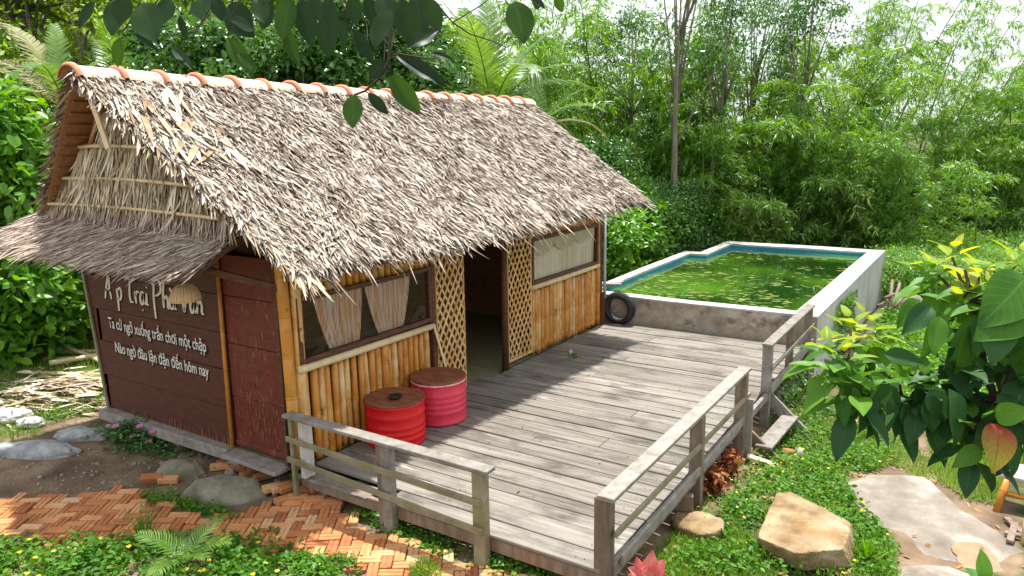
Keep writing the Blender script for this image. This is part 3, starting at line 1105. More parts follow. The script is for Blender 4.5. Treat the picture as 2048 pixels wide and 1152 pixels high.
low = [pole_mesh(1.02, rr, i, [random.uniform(.08, .3), random.uniform(.4, .6), random.uniform(.75, .98)][:random.choice([2, 3])]) for i, rr in enumerate((.037, .043, .048, .044, .040))]
upp = [pole_mesh(.42, rr, i+20, [random.uniform(.1, .3)]) for i, rr in enumerate((.044, .046, .043))]
pole_row(.13, 2.18, .03, 1.02, low, .044)
pole_row(4.68, 6.92, .05, 1.05, low, .044)
pole_row(.10, 2.26, 1.80, 2.2, upp, .046, jit=.0)
pole_row(4.60, 6.95, 1.86, 2.2, upp, .046, jit=.0)
pole_row(2.30, 4.60, 1.93, 2.2, upp, .046, jit=.0)
cp = pole_mesh(2.35, .062, 77, [.35, .78, 1.22, 1.64, 2.05])
link('corner_pole', cp, 'bamboo_wall', hut, loc=(-.075+1.8, .015-3.5, -.02+.15), rot=(0, -.008, 1.0))
cp2 = pole_mesh(2.3, .055, 78, [.2, .62, 1.05, 1.5, 1.92])
link('corner_pole', cp2, 'bamboo_wall', hut, loc=(-.03+1.8, .10-3.5, -.02+.15), rot=(.01, 0, 2.0))
link('corner_pole', cp2, 'bamboo_wall', hut, loc=(-.02+1.8, 6.98-3.5, .0+.15), rot=(.01, 0, 4.0))
obj('corner_post', MB().beam((.02, 7.06, -.3), (.02, 7.06, .60), .12, .12, up=(1, 0, 0)), 'wood_brown', hut)
obj('corner_post', MB().beam((-.02, 7.05, .60), (-.02, 7.05, 2.3), .09, .09, up=(1, 0, 0)), 'wood_brown', hut)
obj('drain_pipe', MB().tube([(.06, 7.12, .48), (.05, 7.12, 2.25)], .028, 10), 'pipe_grey', hut, True)
# horizontal bamboo sills under the windows
obj('sill_pole', MB().tube([(.02, .05, 1.055), (.022, .8, 1.05), (.02, 1.5, 1.045), (.02, 2.24, 1.04)], [.040, .043, .041, .038], 10), 'bamboo_pale', hut, True)
obj('sill_pole', MB().tube([(.02, 4.64, 1.10), (.022, 5.8, 1.10), (.02, 6.94, 1.11)], [.040, .042, .038], 10), 'bamboo_pale', hut, True)


def window(y0, y1, z0, z1):
    w = .055
    f = MB()
    f.beam((.0, y0, z0), (.0, y1, z0), .06, w)
    f.beam((.0, y0, z1), (.0, y1, z1), .06, w)
    f.beam((.002, y0, z0-w/2), (.002, y0, z1+w/2), w, .06, up=(1, 0, 0))
    f.beam((.002, y1, z0-w/2), (.002, y1, z1+w/2), w, .06, up=(1, 0, 0))
    o = obj('window', f, 'wood_brown', hut)
    obj('pane', MB().quad((-.005, y0, z0), (-.005, y1, z0), (-.005, y1, z1), (-.005, y0, z1)), 'glass', o)
    return o


window(.10, 2.19, 1.13, 1.78)
window(4.68, 6.90, 1.17, 1.84)
# posts by the doorway
obj('door_post', MB().beam((-.01, 2.255, .0), (-.01, 2.255, 2.2), .07, .08, up=(1, 0, 0)), 'wood_brown', hut)
obj('door_post', MB().tube([(.0, 3.90, -.05), (.005, 3.90, 1.1), (.0, 3.90, 2.2)], [.055, .052, .05], 12), 'wood_brown', hut, True)
obj('door_post', MB().beam((-.03, 2.93, .0), (-.03, 2.93, 2.2), .04, .05, up=(1, 0, 0)), 'wood_brown', hut)


def lattice(y0, y1, z0, z1):
    e = obj('lattice_screen', MB().beam((.012, y0, z0), (.012, y0, z1), .022, .03, .003, up=(1, 0, 0)).beam((.012, y1, z0), (.012, y1, z1), .022, .03, .003, up=(1, 0, 0))
            .beam((.012, y0, z0), (.012, y1, z0), .028, .03).beam((.012, y0, z1), (.012, y1, z1), .028, .03), 'bamboo_lattice', hut)
    sp, slope = .178, 1.55
    for dirn in (1, -1):
        c = z0-(y1-y0)*slope
        c += random.uniform(0, sp)
        while c < z1+(y1-y0)*slope:
            # line z = c + dirn*slope*(y-y0 or y1-y)
            pts = []
            for t in np.linspace(0, 1, 60):
                yy = y0+(y1-y0)*t
                zz = c+slope*(yy-y0) if dirn > 0 else c+slope*(y1-yy)
                if z0 <= zz <= z1:
                    pts.append((yy, zz))
            if len(pts) > 5:
                a, b = pts[0], pts[-1]
                j = random.uniform(-.01, .01)
                xo = .030 if dirn > 0 else .020
                obj('slat', MB().beam((xo, a[0], a[1]+j), (xo, b[0], b[1]+j), .033, .010, .003, up=(1, 0, 0)), 'bamboo_lattice', e)
            c += sp*random.uniform(.94, 1.06)
    return e


lattice(2.31, 2.89, .04, 1.95)
lattice(3.97, 4.62, .10, 1.95)
b = obj('leaning_strip', MB().beam((.06, 2.20, 1.05), (.07, 2.47, .25), .012, .035), 'bamboo_pale', hut)
# inside
obj('inner_wall', MB().quad((XL+.1, -.0+.06, -.1), (XL+.1, HL, -.1), (XL+.1, HL, 2.6), (XL+.1, .06, 2.6)), 'inner_wall', hut)
obj('inner_wall', MB().quad((XL, HL-.05, -.1), (-.08, HL-.05, -.1), (-.08, HL-.05, 2.6), (XL, HL-.05, 2.6)), 'inner_wall', hut)
obj('outer_wall', MB().box((XL, HL/2, 1.05), (.08, HL, 2.4), .01), 'panel_brown', hut)
obj('outer_wall', MB().box((-1.86, HL+.02, 1.2), (3.5, .06, 2.5), .01), 'panel_brown', hut)
obj('inner_partition', MB().box((-1.95, 4.55, 1.05), (1.5, .04, 2.1), .01), 'inner_wall', hut)
for i in range(14):
    obj('floor_board', MB().box((-1.85, .28+i*.48, -.035), (3.55, .47, .03), .004), 'inner_floor', hut)
dl = obj('inner_door', MB().box((-.62, 3.02, 1.0), (.85, .035, 1.9), .006, Matrix.Rotation(.22, 3, 'Z')), 'inner_wall', hut)
obj('door_edge', MB().tube([(-.21, 3.13, .08), (-.21, 3.13, 1.05), (-.21, 3.13, 1.95)], [.030, .028, .03], 10), 'bamboo_pale', dl, True)
obj('door_rail', MB().tube([(-1.02, 2.95, .55), (-.22, 3.14, .55)], .02, 8), 'bamboo_pale', dl, True)
obj('door_rail', MB().tube([(-1.02, 2.95, .10), (-.22, 3.14, .10)], .022, 8), 'bamboo_pale', dl, True)
# ceiling plate / wall plate beams
obj('wall_plate', MB().beam((-.03, -.1, 2.22), (-.03, 7.3, 2.22), .09, .09), 'wood_brown', hut)

# -- gable end with the painted panel
LT, LB = -3.86, -3.64


m = MB()
nz = 5
zz = [-.0, .45, .9, 1.32, 1.75, 2.25]
for i in range(nz):
    z0, z1 = zz[i]+.004, zz[i+1]-.004
    xl0, xl1 = LB+(LT-LB)*z0/1.8, LB+(LT-LB)*z1/1.8
    off = .0 if i % 2 == 0 else .006
    m.add([(xl0, -off, z0), (-1.10, -off, z0), (-1.06, -off, z1), (xl1, -off, z1), (xl0, .05, z0), (-1.10, .05, z0), (-1.06, .05, z1), (xl1, .05, z1)],
          [(0, 1, 2, 3), (7, 6, 5, 4), (0, 4, 5, 1), (1, 5, 6, 2), (2, 6, 7, 3), (3, 7, 4, 0)])
panel = obj('sign_panel', m, 'panel_brown', hut)
# worn lower edge of the panel, real flaking strip
m = MB()
for i in range(46):
    x = LB+.04+i*.0545+random.uniform(-.02, .02)
    h = random.uniform(.02, .12)*(1.4 if i > 24 else .7)
    wv = random.uniform(.008, .028)
    m.quad((x, -.0085, .006), (x+wv, -.0085, .006), (x+wv*.7, -.0085, h), (x+wv*.2, -.0085, h*random.uniform(.6, 1)))
obj('worn_edge', m, 'panel_worn', panel)['kind'] = 'stuff'
obj('edge_strip', MB().beam((LB-.01, -.02, -.0), (LT-.03, -.02, 2.25), .03, .04, up=(1, 0, 0)), 'rail_green', panel)
obj('edge_strip', MB().tube([(-1.09, -.03, -.02), (-1.07, -.03, 1.1), (-1.04, -.03, 2.3)], [.026, .024, .024], 8), 'bamboo_wall', panel, True)


def text_obj(body, size, loc, mat, parent, shear=0.0, rz=0.0, spacing=1.0, offset=0.0, xs=1.0, name='lettering'):
    cu = bpy.data.curves.new(name, 'FONT')
    cu.body = body
    cu.size = size
    cu.shear = shear
    cu.space_character = spacing
    cu.offset = offset
    cu.resolution_u = 3
    o = bpy.data.objects.new('tmp', cu)
    COL.objects.link(o)
    bpy.context.view_layer.update()
    me = bpy.data.meshes.new_from_object(o.evaluated_get(bpy.context.evaluated_depsgraph_get()))
    bpy.data.objects.remove(o)
    w = max(v.co.x for v in me.vertices)
    M_ = Matrix.Translation(loc) @ Matrix.Rotation(rz, 4, 'Y') @ Matrix.Rotation(R(90), 4, 'X') @ Matrix.Diagonal((xs, 1, 1, 1))
    me.transform(M_)
    me.transform(Matrix.Translation([-c for c in ORG[parent.name]]))
    me.materials.clear()
    me.name = name
    q = link(name, me, mat, parent)
    return w*xs


for (body, x0, x1, z0, z1) in (('Ta cứ ngỡ xuống trần chơi một chặp', -3.40, -1.42, 1.10, 1.06), ('Nào ngờ đâu lận đận đến hôm nay', -3.32, -1.42, .79, .765)):
    L_ = x1-x0
    ang = math.atan2(z0-z1, L_)
    w0 = text_obj(body, .195, (0, 0, 0), 'shade_paint', panel, name='lettering_trial')
    bpy.data.objects.remove(bpy.data.objects['lettering_trial'])
    k_ = L_/w0
    text_obj(body, .195, (x0+.02, -.0085, z0-.018), 'shade_paint', panel, rz=ang, offset=.005, xs=k_, name='lettering_shade')
    text_obj(body, .195, (x0, -.0105, z0), 'letter_paint', panel, rz=ang, offset=.0022, xs=k_)

# brush script line: strokes in letter units (x right, y up), 1 unit = cap height
SCRIPT = {
    'A': (1.0, [[(.0, .0), (.12, .45), (.34, 1.0), (.40, .5), (.52, .0)], [(.02, .36), (.28, .42), (.50, .36)]]),
    '^/': (0, [[(.18, 1.12), (.34, 1.28), (.48, 1.12)], [(.56, 1.22), (.70, 1.42)]]),
    'p': (.55, [[(.05, .5), (.12, .1), (.16, -.45)], [(.10, .40), (.30, .55), (.42, .32), (.30, .05), (.12, .05)]]),
    'T': (.75, [[(-.02, .92), (.10, 1.02), (.45, .95), (.72, 1.05)], [(.36, .98), (.28, .4), (.36, .05), (.56, .04)]]),
    'r': (.38, [[(.0, .5), (.08, .0)], [(.05, .32), (.16, .50), (.34, .48)]]),
    'a': (.48, [[(.38, .46), (.18, .52), (.04, .25), (.16, .0), (.34, .2), (.40, .48), (.38, .1), (.50, .02)]]),
    '.': (0, [[(-.26, -.22), (-.22, -.26)]]),
    'i': (.26, [[(.08, .5), (.10, .08), (.24, .02)], [(.10, .72), (.13, .76)]]),
    'P': (.80, [[(.16, 1.0), (.10, .4), (.20, -.5)], [(.0, .86), (.30, 1.12), (.60, .98), (.62, .66), (.36, .48), (.14, .46)]]),
    'h': (.50, [[(.12, 1.05), (.04, .5), (.08, .0)], [(.08, .3), (.24, .5), (.36, .36), (.38, .05), (.50, .02)]]),
    'u': (.50, [[(.04, .5), (.06, .12), (.22, .02), (.36, .2), (.40, .5), (.40, .1), (.52, .03)]]),
    '`': (0, [[(-.42, .86), (-.26, .68)]]),
    'V': (.72, [[(.0, .96), (.10, 1.0), (.22, .4), (.30, .0), (.42, .5), (.60, 1.02), (.74, 1.0)]]),
    '^': (0, [[(-.40, .62), (-.26, .80), (-.12, .62)]]),
    'n': (.52, [[(.04, .5), (.06, .0)], [(.06, .3), (.22, .5), (.36, .38), (.38, .06), (.52, .02)]]),
    ' ': (.30, []),
}


def brush(seq, x0, z0, slope, cap, width, mat, yoff):
    m_ = MB()
    x = 0
    adv_k = 2.0/sum(SCRIPT[c][0] for c in seq)
    for ch in seq:
        adv, strokes = SCRIPT[ch]
        for s_ in strokes:
            pts = []
            for i in range(len(s_)-1):       # Catmull-Rom through the stroke points
                p0, p1, p2, p3 = s_[max(i-1, 0)], s_[i], s_[i+1], s_[min(i+2, len(s_)-1)]
                for t in np.linspace(0, 1, 6, endpoint=False):
                    pts.append([.5*((2*p1[c])+(-p0[c]+p2[c])*t+(2*p0[c]-5*p1[c]+4*p2[c]-p3[c])*t*t+(-p0[c]+3*p1[c]-3*p2[c]+p3[c])*t**3) for c in (0, 1)])
            pts.append(list(s_[-1]))
            P = [Vector((x*adv_k+p[0]*cap*.92+p[1]*cap*.12, 0, p[1]*cap)) for p in pts]
            o_ = len(m_.v)
            nP = len(P)
            for i, p in enumerate(P):
                t = P[min(i+1, nP-1)]-P[max(i-1, 0)]
                if t.length < 1e-6:
                    t = Vector((1, 0, 0))
                t.normalize()
                nrm = Vector((-t.z, 0, t.x))
                wd = width*(.55+.5*abs(t.z))*(.75+.25*math.sin(3.14*i/max(1, nP-1)))
                for sgn in (1, -1):
                    q = p+nrm*wd*.5*sgn
                    m_.v.append((x0+q.x, yoff, z0+q.z-slope*q.x))
            for i in range(nP-1):
                m_.f.append((o_+2*i, o_+2*i+2, o_+2*i+3, o_+2*i+1))
        x += adv
    return m_


seq = ['A', '^/', 'p', ' ', 'T', 'r', 'a', '.', 'i', ' ', 'P', 'h', 'u', '`', ' ', 'V', 'a', '^', 'n']
tot = sum(SCRIPT[c][0] for c in seq)
cap = 2.06/(tot*.80)
obj('script_lettering', brush(seq, -3.40, 1.475, -.008, .295, .040, 'script_paint', -.0105), 'script_paint', panel)
obj('script_shade', brush(seq, -3.385, 1.460, -.008, .295, .054, 'shade_paint', -.0085), 'shade_paint', panel)

# side door
m = MB()
zz = [.06, .62, 1.22, 1.75, 2.2]
for i in range(4):
    m.box((-.635+.0*i, .02-(.004 if i % 2 else 0), (zz[i]+zz[i+1])/2), (.80, .035, zz[i+1]-zz[i]-.006), .004)
door = obj('side_door', m, 'panel_red', hut)
m = MB()
for i in range(70):
    x, z = random.uniform(-.95, -.28), random.choice([random.uniform(.1, 1.3), random.uniform(.15, .7)])
    h, wv = random.uniform(.02, .11), random.uniform(.006, .018)
    m.quad((x, -.0035, z), (x+wv, -.0035, z+.004), (x+wv*.8, -.0035, z+h), (x-.003, -.0035, z+h*.9))
obj('scratch_mark', m, 'panel_worn', door)['kind'] = 'stuff'
obj('bottom_rail', MB().box((-.635, .0, .075), (.80, .03, .06), .006), 'panel_red', door)
obj('door_jamb', MB().beam((-.19, -.01, -.05), (-.16, -.01, 2.3), .05, .06, up=(1, 0, 0)), 'wood_brown', hut)
obj('wall_infill', MB().box((-1.86, .10, 2.1), (3.6, .04, .6), .01), 'panel_brown', hut)
obj('sill_beam', MB().beam((-3.72, -.045, -.085), (-1.08, -.045, -.06), .14, .13), 'rail_wood', hut)
obj('step_board', MB().beam((-1.08, -.09, -.03), (-.16, -.11, -.03), .21, .045), 'rail_wood', hut)
for (xx, yy) in ((-3.5, .1), (-2.3, .1), (-1.15, .1), (-3.5, 3.5), (-3.5, 6.8)):
    zb = float(gz(xx, yy))
    obj('footing', MB().box((xx, yy, (zb-.16)/2-.05), (.2, .2, abs(zb+.10)+.14), .01), 'concrete', hut)

# -- roof
RX, RZT = -1.82, 4.06
RY0, RY1 = -.90, 7.56
EXR, EXL = .62, -4.26
EZ = 2.13
EYN, EYF = -.33, 6.80


def roofP(side, u, v):
    """u along ridge 0..1, v down the slope 0..1"""
    u, v = np.asarray(u, float), np.asarray(v, float)
    ex = (EXR+.36*u) if side > 0 else EXL
    y = (RY0*(1-v)+EYN*v)*(1-u)+(RY1*(1-v)+EYF*v)*u
    x = RX*(1-v)+ex*v
    z = RZT*(1-v)+(EZ+.17*u)*v-.05*np.sin(np.pi*v)*np.sin(np.pi*u)+.02*np.sin(u*23+v*5)*v+.015*np.sin(u*9+1)
    return np.stack(np.broadcast_arrays(x, y, z), -1)


def roof_normal(side):
    s_ = 1 if side > 0 else -1
    nrm = np.array([s_*(RZT-EZ), 0, abs(EXR-RX)])
    return nrm/np.linalg.norm(nrm)


for side in (1, -1):
    nu, nv = 40, 14
    U, Vv = np.meshgrid(np.linspace(0, 1, nu+1), np.linspace(0, 1, nv+1), indexing='ij')
    nrm = roof_normal(side)
    top = roofP(side, U, Vv)
    bot = top-nrm*.10
    Vt = np.concatenate([top.reshape(-1, 3), bot.reshape(-1, 3)])
    ii = np.arange((nu+1)*(nv+1)).reshape(nu+1, nv+1)
    o2 = ii.size
    Fq = [np.stack([ii[:-1, :-1], ii[1:, :-1], ii[1:, 1:], ii[:-1, 1:]], -1).reshape(-1, 4)]
    Fq.append(Fq[0][:, ::-1]+o2)
    for e in (ii[0, :], ii[-1, :], ii[:, 0], ii[:, -1]):
        Fq.append(np.stack([e[:-1], e[1:], e[1:]+o2, e[:-1]+o2], -1))
    slope_o = np_obj('roof_slope', [(Vt, np.concatenate(Fq))], 'thatch_base' if side > 0 else 'thatch_underside', hut)
    # thatch strips
    dn = roofP(side, .5, 1.)-roofP(side, .5, 0.)
    dn = dn/np.linalg.norm(dn)
    along = np.array([0, 1., 0])
    n = 38000 if side > 0 else 5000
    u = rng.random(n)
    v = (np.floor(rng.random(n)*30)+rng.beta(1.2, 2.4, n)*1.1)/30.0-.03
    P = roofP(side, u, np.clip(v, 0, 1))
    yaw = rng.normal(0, .30, n)+.34*np.sin(u*31+v*17)*rng.random(n)-.18
    D = dn*np.cos(yaw)[:, None]+along*np.sin(yaw)[:, None]
    L = rng.uniform(.10, .30, n)
    W = rng.uniform(.014, .038, n)
    l0 = rng.uniform(.0, .035, n)
    l1 = l0+rng.uniform(-.01, .05, n)
    N_ = np.broadcast_to(nrm, (n, 3))+rng.normal(0, .28, (n, 3))
    pt = [strands(P, D, unit(N_), L, W, l0, l1, rng.normal(0, .03, n))]
    # fringe along the eave
    n = 2600 if side > 0 else 700
    u = rng.random(n)
    P = roofP(side, u, rng.uniform(.90, 1.0, n))
    clump = .5+.5*np.sin(u*140+2*np.sin(u*37))
    D = dn*1.0+along*(rng.normal(-.16, .22, n))[:, None]+np.array([0, 0, -1.])*rng.uniform(.0, .40, n)[:, None]
    L = rng.uniform(.08, .22, n)*(.6+.6*clump)
    long_ = rng.random(n) < .02
    L = np.where(long_, L+rng.uniform(.15, .3, n), L)
    N_ = unit(np.broadcast_to(nrm, (n, 3))+rng.normal(0, .3, (n, 3)))
    pt.append(strands(P, D, N_, L, rng.uniform(.014, .032, n), rng.uniform(-.07, .03, n), rng.uniform(-.04, .05, n), rng.normal(0, .04, n)))
    # ragged rakes at both ends
    for ue, sy in ((0.0, -1.), (1.0, 1.)):
        n = 900 if side > 0 else 600
        v = rng.random(n)
        P = roofP(side, np.full(n, ue)+rng.uniform(0, .025, n)*(-sy), v)
        D = dn*1.0+along*sy*rng.uniform(.05, .75, n)[:, None]
        N_ = unit(np.broadcast_to(nrm, (n, 3))+rng.normal(0, .25, (n, 3)))
        pt.append(strands(P, D, N_, rng.uniform(.12, .30, n), rng.uniform(.014, .034, n), rng.uniform(-.09, .03, n), rng.uniform(-.08, .05, n), rng.normal(0, .03, n)))
    tag(np_obj('thatch', pt, 'thatch_grey', hut), kind='stuff')
    if side > 0:      # torn patch of wide pale strips near the gable
        n = 46
        u = rng.uniform(.015, .11, n)
        v = rng.uniform(.10, .42, n)
        P = roofP(1, u, v)
        yaw = rng.normal(-.25, .22, n)
        D = dn*np.cos(yaw)[:, None]+along*np.sin(yaw)[:, None]
        N_ = unit(np.broadcast_to(nrm, (n, 3))+rng.normal(0, .25, (n, 3)))
        pt = [strands(P, D, N_, rng.uniform(.25, .55, n), rng.uniform(.03, .07, n), rng.uniform(.03, .06, n), rng.uniform(.03, .10, n), rng.normal(0, .04, n))]
        n = 420
        v = rng.random(n)
        P = roofP(1, rng.uniform(0, .02, n), v)
        D = dn*1.0+along*rng.uniform(-.55, .1, n)[:, None]
        N_ = unit(np.broadcast_to(nrm, (n, 3))+rng.normal(0, .25, (n, 3)))
        pt.append(strands(P, D, N_, rng.uniform(.2, .42, n), rng.uniform(.018, .045, n), rng.uniform(-.03, .04, n), rng.uniform(-.06, .05, n), rng.normal(0, .03, n)))
        tag(np_obj('pale_thatch', pt, 'thatch_tan', hut), kind='stuff')
    # battens and rafters under the slope
    for i in range(17):
        v = .05+i*.058
        a, b = roofP(side, .003, v)-nrm*.115, roofP(side, .997, v)-nrm*.115
        obj('batten', MB().beam(a, b, .035, .025, .003, up=tuple(nrm)), 'thatch_underside', hut)
    for u in (.035, .18, .42, .68, .95):
        a, b = roofP(side, u, .02)-nrm*.155, roofP(side, u, .97)-nrm*.155
        obj('rafter', MB().tube([a, (a+b)/2, b], .028, 8), 'rafter_wood', hut, True)
obj('ridge_beam', MB().beam((RX, RY0+.1, RZT-.20), (RX, RY1-.1, RZT-.20), .09, .09), 'rafter_wood', hut)
obj('prow_strip', MB().beam((RX+.18, RY0+.06, RZT-.20), (RX+.34, RY0+.10, RZT-.75), .03, .06), 'bamboo_pale', hut)
# ridge tiles: overlapping half-round clay caps with a raised collar
nt_ = 19
TL = (RY1-RY0+.06)/nt_


def tile_mesh():
    m_ = MB()
    prof = [(0.0, .160, .0), (.02, .166, .014), (.05, .166, .014), (.068, .150, .003), (TL+.03, .142, -.006)]
    n_ = 14
    for sh in (0, -.016):
        o_ = len(m_.v)
        for (yy, r_, lift) in prof:
            for k in range(n_+1):
                th = R(8+164*k/n_)
                m_.v.append((1.28*(r_+sh)*math.cos(th), yy, .95*(r_+sh)*math.sin(th)+lift))
        for i in range(len(prof)-1):
            for k in range(n_):
                q = (o_+i*(n_+1)+k, o_+i*(n_+1)+k+1, o_+(i+1)*(n_+1)+k+1, o_+(i+1)*(n_+1)+k)
                m_.f.append(q[::-1] if sh == 0 else q)
    o_ = 0
    k2 = len(prof)*(n_+1)
    for k in range(n_):
        m_.f.append((k, k+1, k2+k+1, k2+k))
    return m_.mesh('ridge_tile', smooth=True)


tm = tile_mesh()
tm.materials.append(MATS['ridge_clay'])
tm.materials.append(MATS['ridge_collar'])
for p_ in tm.polygons:
    if max(tm.vertices[q].co.y for q in p_.vertices) < .069:
        p_.material_index = 1
for i in range(nt_):
    yy = RY0-.03+i*TL
    sag = -.03*math.sin(math.pi*i/nt_)
    link('ridge_tile', tm, 'ridge_clay', hut, loc=(RX+random.uniform(-.008, .008)+1.8, yy-3.5, RZT-.085+sag+random.uniform(-.004, .004)+.15), rot=(random.uniform(-.008, .014), random.uniform(-.02, .02), random.uniform(-.012, .012)))

# -- gable thatch
GYF = -.44


def halfw(z):
    return (RZT-.10-z)/((RZT-EZ)/(EXR-RX))


m = MB()
m.add([(RX-halfw(2.45)+.02, GYF+.05, 2.45), (RX+halfw(2.45)-.02, GYF+.05, 2.45), (RX+.12, GYF+.07, 3.74), (RX-.12, GYF+.07, 3.74)], [(0, 1, 2, 3)])
obj('gable_backing', m, 'thatch_base', hut)
pt = []
pt2 = []
for (zt, nrow, Lr) in ((3.78, 500, .5), (3.32, 900, .46), (2.98, 1150, .42), (2.72, 1500, .36)):
    hw = max(.06, halfw(zt)+.04)
    x = RX+rng.uniform(-hw, hw, nrow)
    P = np.stack([x, np.full(nrow, GYF)+rng.uniform(-.03, .02, nrow), np.full(nrow, zt)+rng.uniform(-.03, .05, nrow)], -1)
    lean = rng.normal(0, .16, nrow)+.22*(x-RX)/1.6
    D = np.stack([lean, rng.uniform(-.22, -.02, nrow), -np.ones(nrow)], -1)
    N_ = unit(np.stack([rng.normal(0, .35, nrow), -np.ones(nrow), rng.normal(0, .2, nrow)], -1))
    q = strands(P, D, N_, rng.uniform(.6, 1.0, nrow)*Lr, rng.uniform(.016, .034, nrow), 0.0, rng.uniform(0, .06, nrow), rng.normal(0, .05, nrow))
    (pt if zt > 2.8 else pt2).append(q)
tag(np_obj('gable_thatch', pt, 'thatch_tan', hut), kind='stuff')
tag(np_obj('gable_thatch', pt2, 'thatch_awning', hut), kind='stuff')
for zt in (3.34, 3.0, 2.70):
    hw = halfw(zt)-.02
    pts = [(RX+hw*t, GYF-.085-.012*math.sin(3*t), zt-.02*t-.025*t*t) for t in np.linspace(-1, 1, 9)]
    obj('gable_strip', MB().tube(pts, .019, 6), 'bamboo_pale', hut, True)

# -- awning over the painted panel
AI = [np.array((-3.80, -.40, 2.58)), np.array((-.12, -.30, 2.54))]     # inner edge
AO = [np.array((-3.95, -1.00, 2.27)), np.array((-.30, -.80, 2.17))]    # outer edge


def awn(u, v):
    u, v = np.asarray(u)[..., None], np.asarray(v)[..., None]
    i_, o_ = AI[0]*(1-u)+AI[1]*u, AO[0]*(1-u)+AO[1]*u
    return i_*(1-v)+o_*v


m = MB()
m.add([tuple(awn(0., 0.)), tuple(awn(1., 0.)), tuple(awn(1., 1.)), tuple(awn(0., 1.)), *[tuple(awn(a, b)-np.array([0, 0, .05])) for a, b in ((0., 0.), (1., 0.), (1., 1.), (0., 1.))]],
      [(3, 2, 1, 0), (4, 5, 6, 7), (0, 1, 5, 4), (1, 2, 6, 5), (2, 3, 7, 6), (3, 0, 4, 7)])
aw = obj('awning', m, 'thatch_base', hut)
n = 6000
u, v = rng.random(n), rng.random(n)*.98
P = awn(u, v)
dn = unit(awn(.5, 1.)-awn(.5, 0.))
al = unit(awn(1., .5)-awn(0., .5))
nr = unit(np.cross(al, dn))
nr = nr if nr[2] > 0 else -nr
yaw = rng.normal(-.35, .28, n)
D = dn*np.cos(yaw)[:, None]+al*np.sin(yaw)[:, None]
l0 = rng.uniform(0, .03, n)
pt = [strands(P, D, unit(nr+rng.normal(0, .25, (n, 3))), rng.uniform(.16, .36, n), rng.uniform(.010, .022, n), l0, l0+rng.uniform(0, .04, n), rng.normal(0, .03, n))]
n = 1300
u = rng.random(n)**.8
P = awn(u, rng.uniform(.85, 1, n))
D = dn+al*rng.normal(-.30, .2, n)[:, None]*1+np.array([0, 0, -1])*rng.uniform(0, .3, n)[:, None]
pt.append(strands(P, D, unit(nr+rng.normal(0, .25, (n, 3))), rng.uniform(.06, .14, n), rng.uniform(.010, .022, n), rng.uniform(-.05, .02, n), rng.uniform(-.04, .03, n), rng.normal(0, .03, n)))
tag(np_obj('thatch', pt, 'thatch_awning', aw), kind='stuff')
n = 260       # long pale strips at the open end
u, v = rng.uniform(.80, 1.0, n), rng.uniform(.1, .95, n)
D = dn*rng.uniform(.4, 1, n)[:, None]+al*rng.normal(-.65, .25, n)[:, None]
tag(np_obj('pale_thatch', [strands(awn(u, v), D, unit(nr+rng.normal(0, .25, (n, 3))), rng.uniform(.2, .42, n), rng.uniform(.012, .028, n), .03, rng.uniform(.01, .07, n), rng.normal(0, .03, n))], 'thatch_grey', aw), kind='stuff')
obj('edge_pole', MB().tube([tuple(awn(0., 1.)+np.array([-.05, -.03, -.05])), tuple(awn(.25, 1.)+np.array([0, -.03, -.05])), tuple(awn(.52, 1.)+np.array([0, -.01, -.06]))], .024, 8), 'bamboo_pale', aw, True)
obj('brace', MB().beam((-.62, -.55, 2.16), (-.10, -.03, 1.92), .05, .075), 'wood_brown', aw)
obj('brace', MB().beam((-.70, -.62, 2.10), (-.25, -.25, 2.44), .045, .06), 'wood_brown', aw)
obj('brace', MB().beam((-3.4, -.80, 2.25), (-3.4, -.02, 2.0), .045, .06), 'wood_brown', aw)

# woven lamp shade hanging under the awning
shade = empty('woven_lamp_shade', (-1.02, -.45, 1.78), 'small woven bamboo lamp shade hanging under the thatched awning in front of the lettering', 'lamp shade')
prof = [(.145*math.cos(R(a)), .17*math.sin(R(a))) for a in range(0, 86, 9)]
m = MB().lathe(prof, 28, (-1.02, -.45, 1.785))
obj('shade_cloth', m, 'wicker', shade, True)
for i in range(26):
    th = 2*math.pi*i/26
    obj('rib', MB().tube([(-1.02+1.02*r_*math.cos(th), -.45+1.02*r_*math.sin(th), 1.785+z_*1.02) for r_, z_ in prof[::2]], .005, 5), 'wicker', shade)
obj('shade_ring', MB().tube([(-1.02+.148*math.cos(t), -.45+.148*math.sin(t), 1.782) for t in np.linspace(0, 6.2832, 25)], .008, 6), 'wicker', shade)
obj('hanging_cord', MB().tube([(-1.02, -.45, 1.95), (-1.02, -.45, 2.40)], .004, 5), 'black_plastic', shade)

# curtains behind the glass


def curtain(name, y0t, y1t, y0b, y1b, zt, zb, mat, label, waves=9, x=-.055):
    nu_, nv_ = 60, 14
    V, Fq = [], []
    for j in range(nv_+1):
        t = j/nv_
        s_ = t**1.6
        for i in range(nu_+1):
            k_ = i/nu_
            a_, b_ = y0t+(y0b-y0t)*s_, y1t+(y1b-y1t)*s_
            yy = a_+(b_-a_)*k_
            V.append((x+.022*math.sin(k_*waves*6.283+.6*math.sin(t*3))*(1-.3*t), yy+.006*math.sin(k_*40+t*5), zt+(zb-zt)*t))
    for j in range(nv_):
        for i in range(nu_):
            q = j*(nu_+1)+i
            Fq.append((q, q+1, q+nu_+2, q+nu_+1))
    me = np_mesh(name, np.array(V), np.array(Fq), True)
    o = link(name, me, mat)
    return tag(o, label, 'curtain')


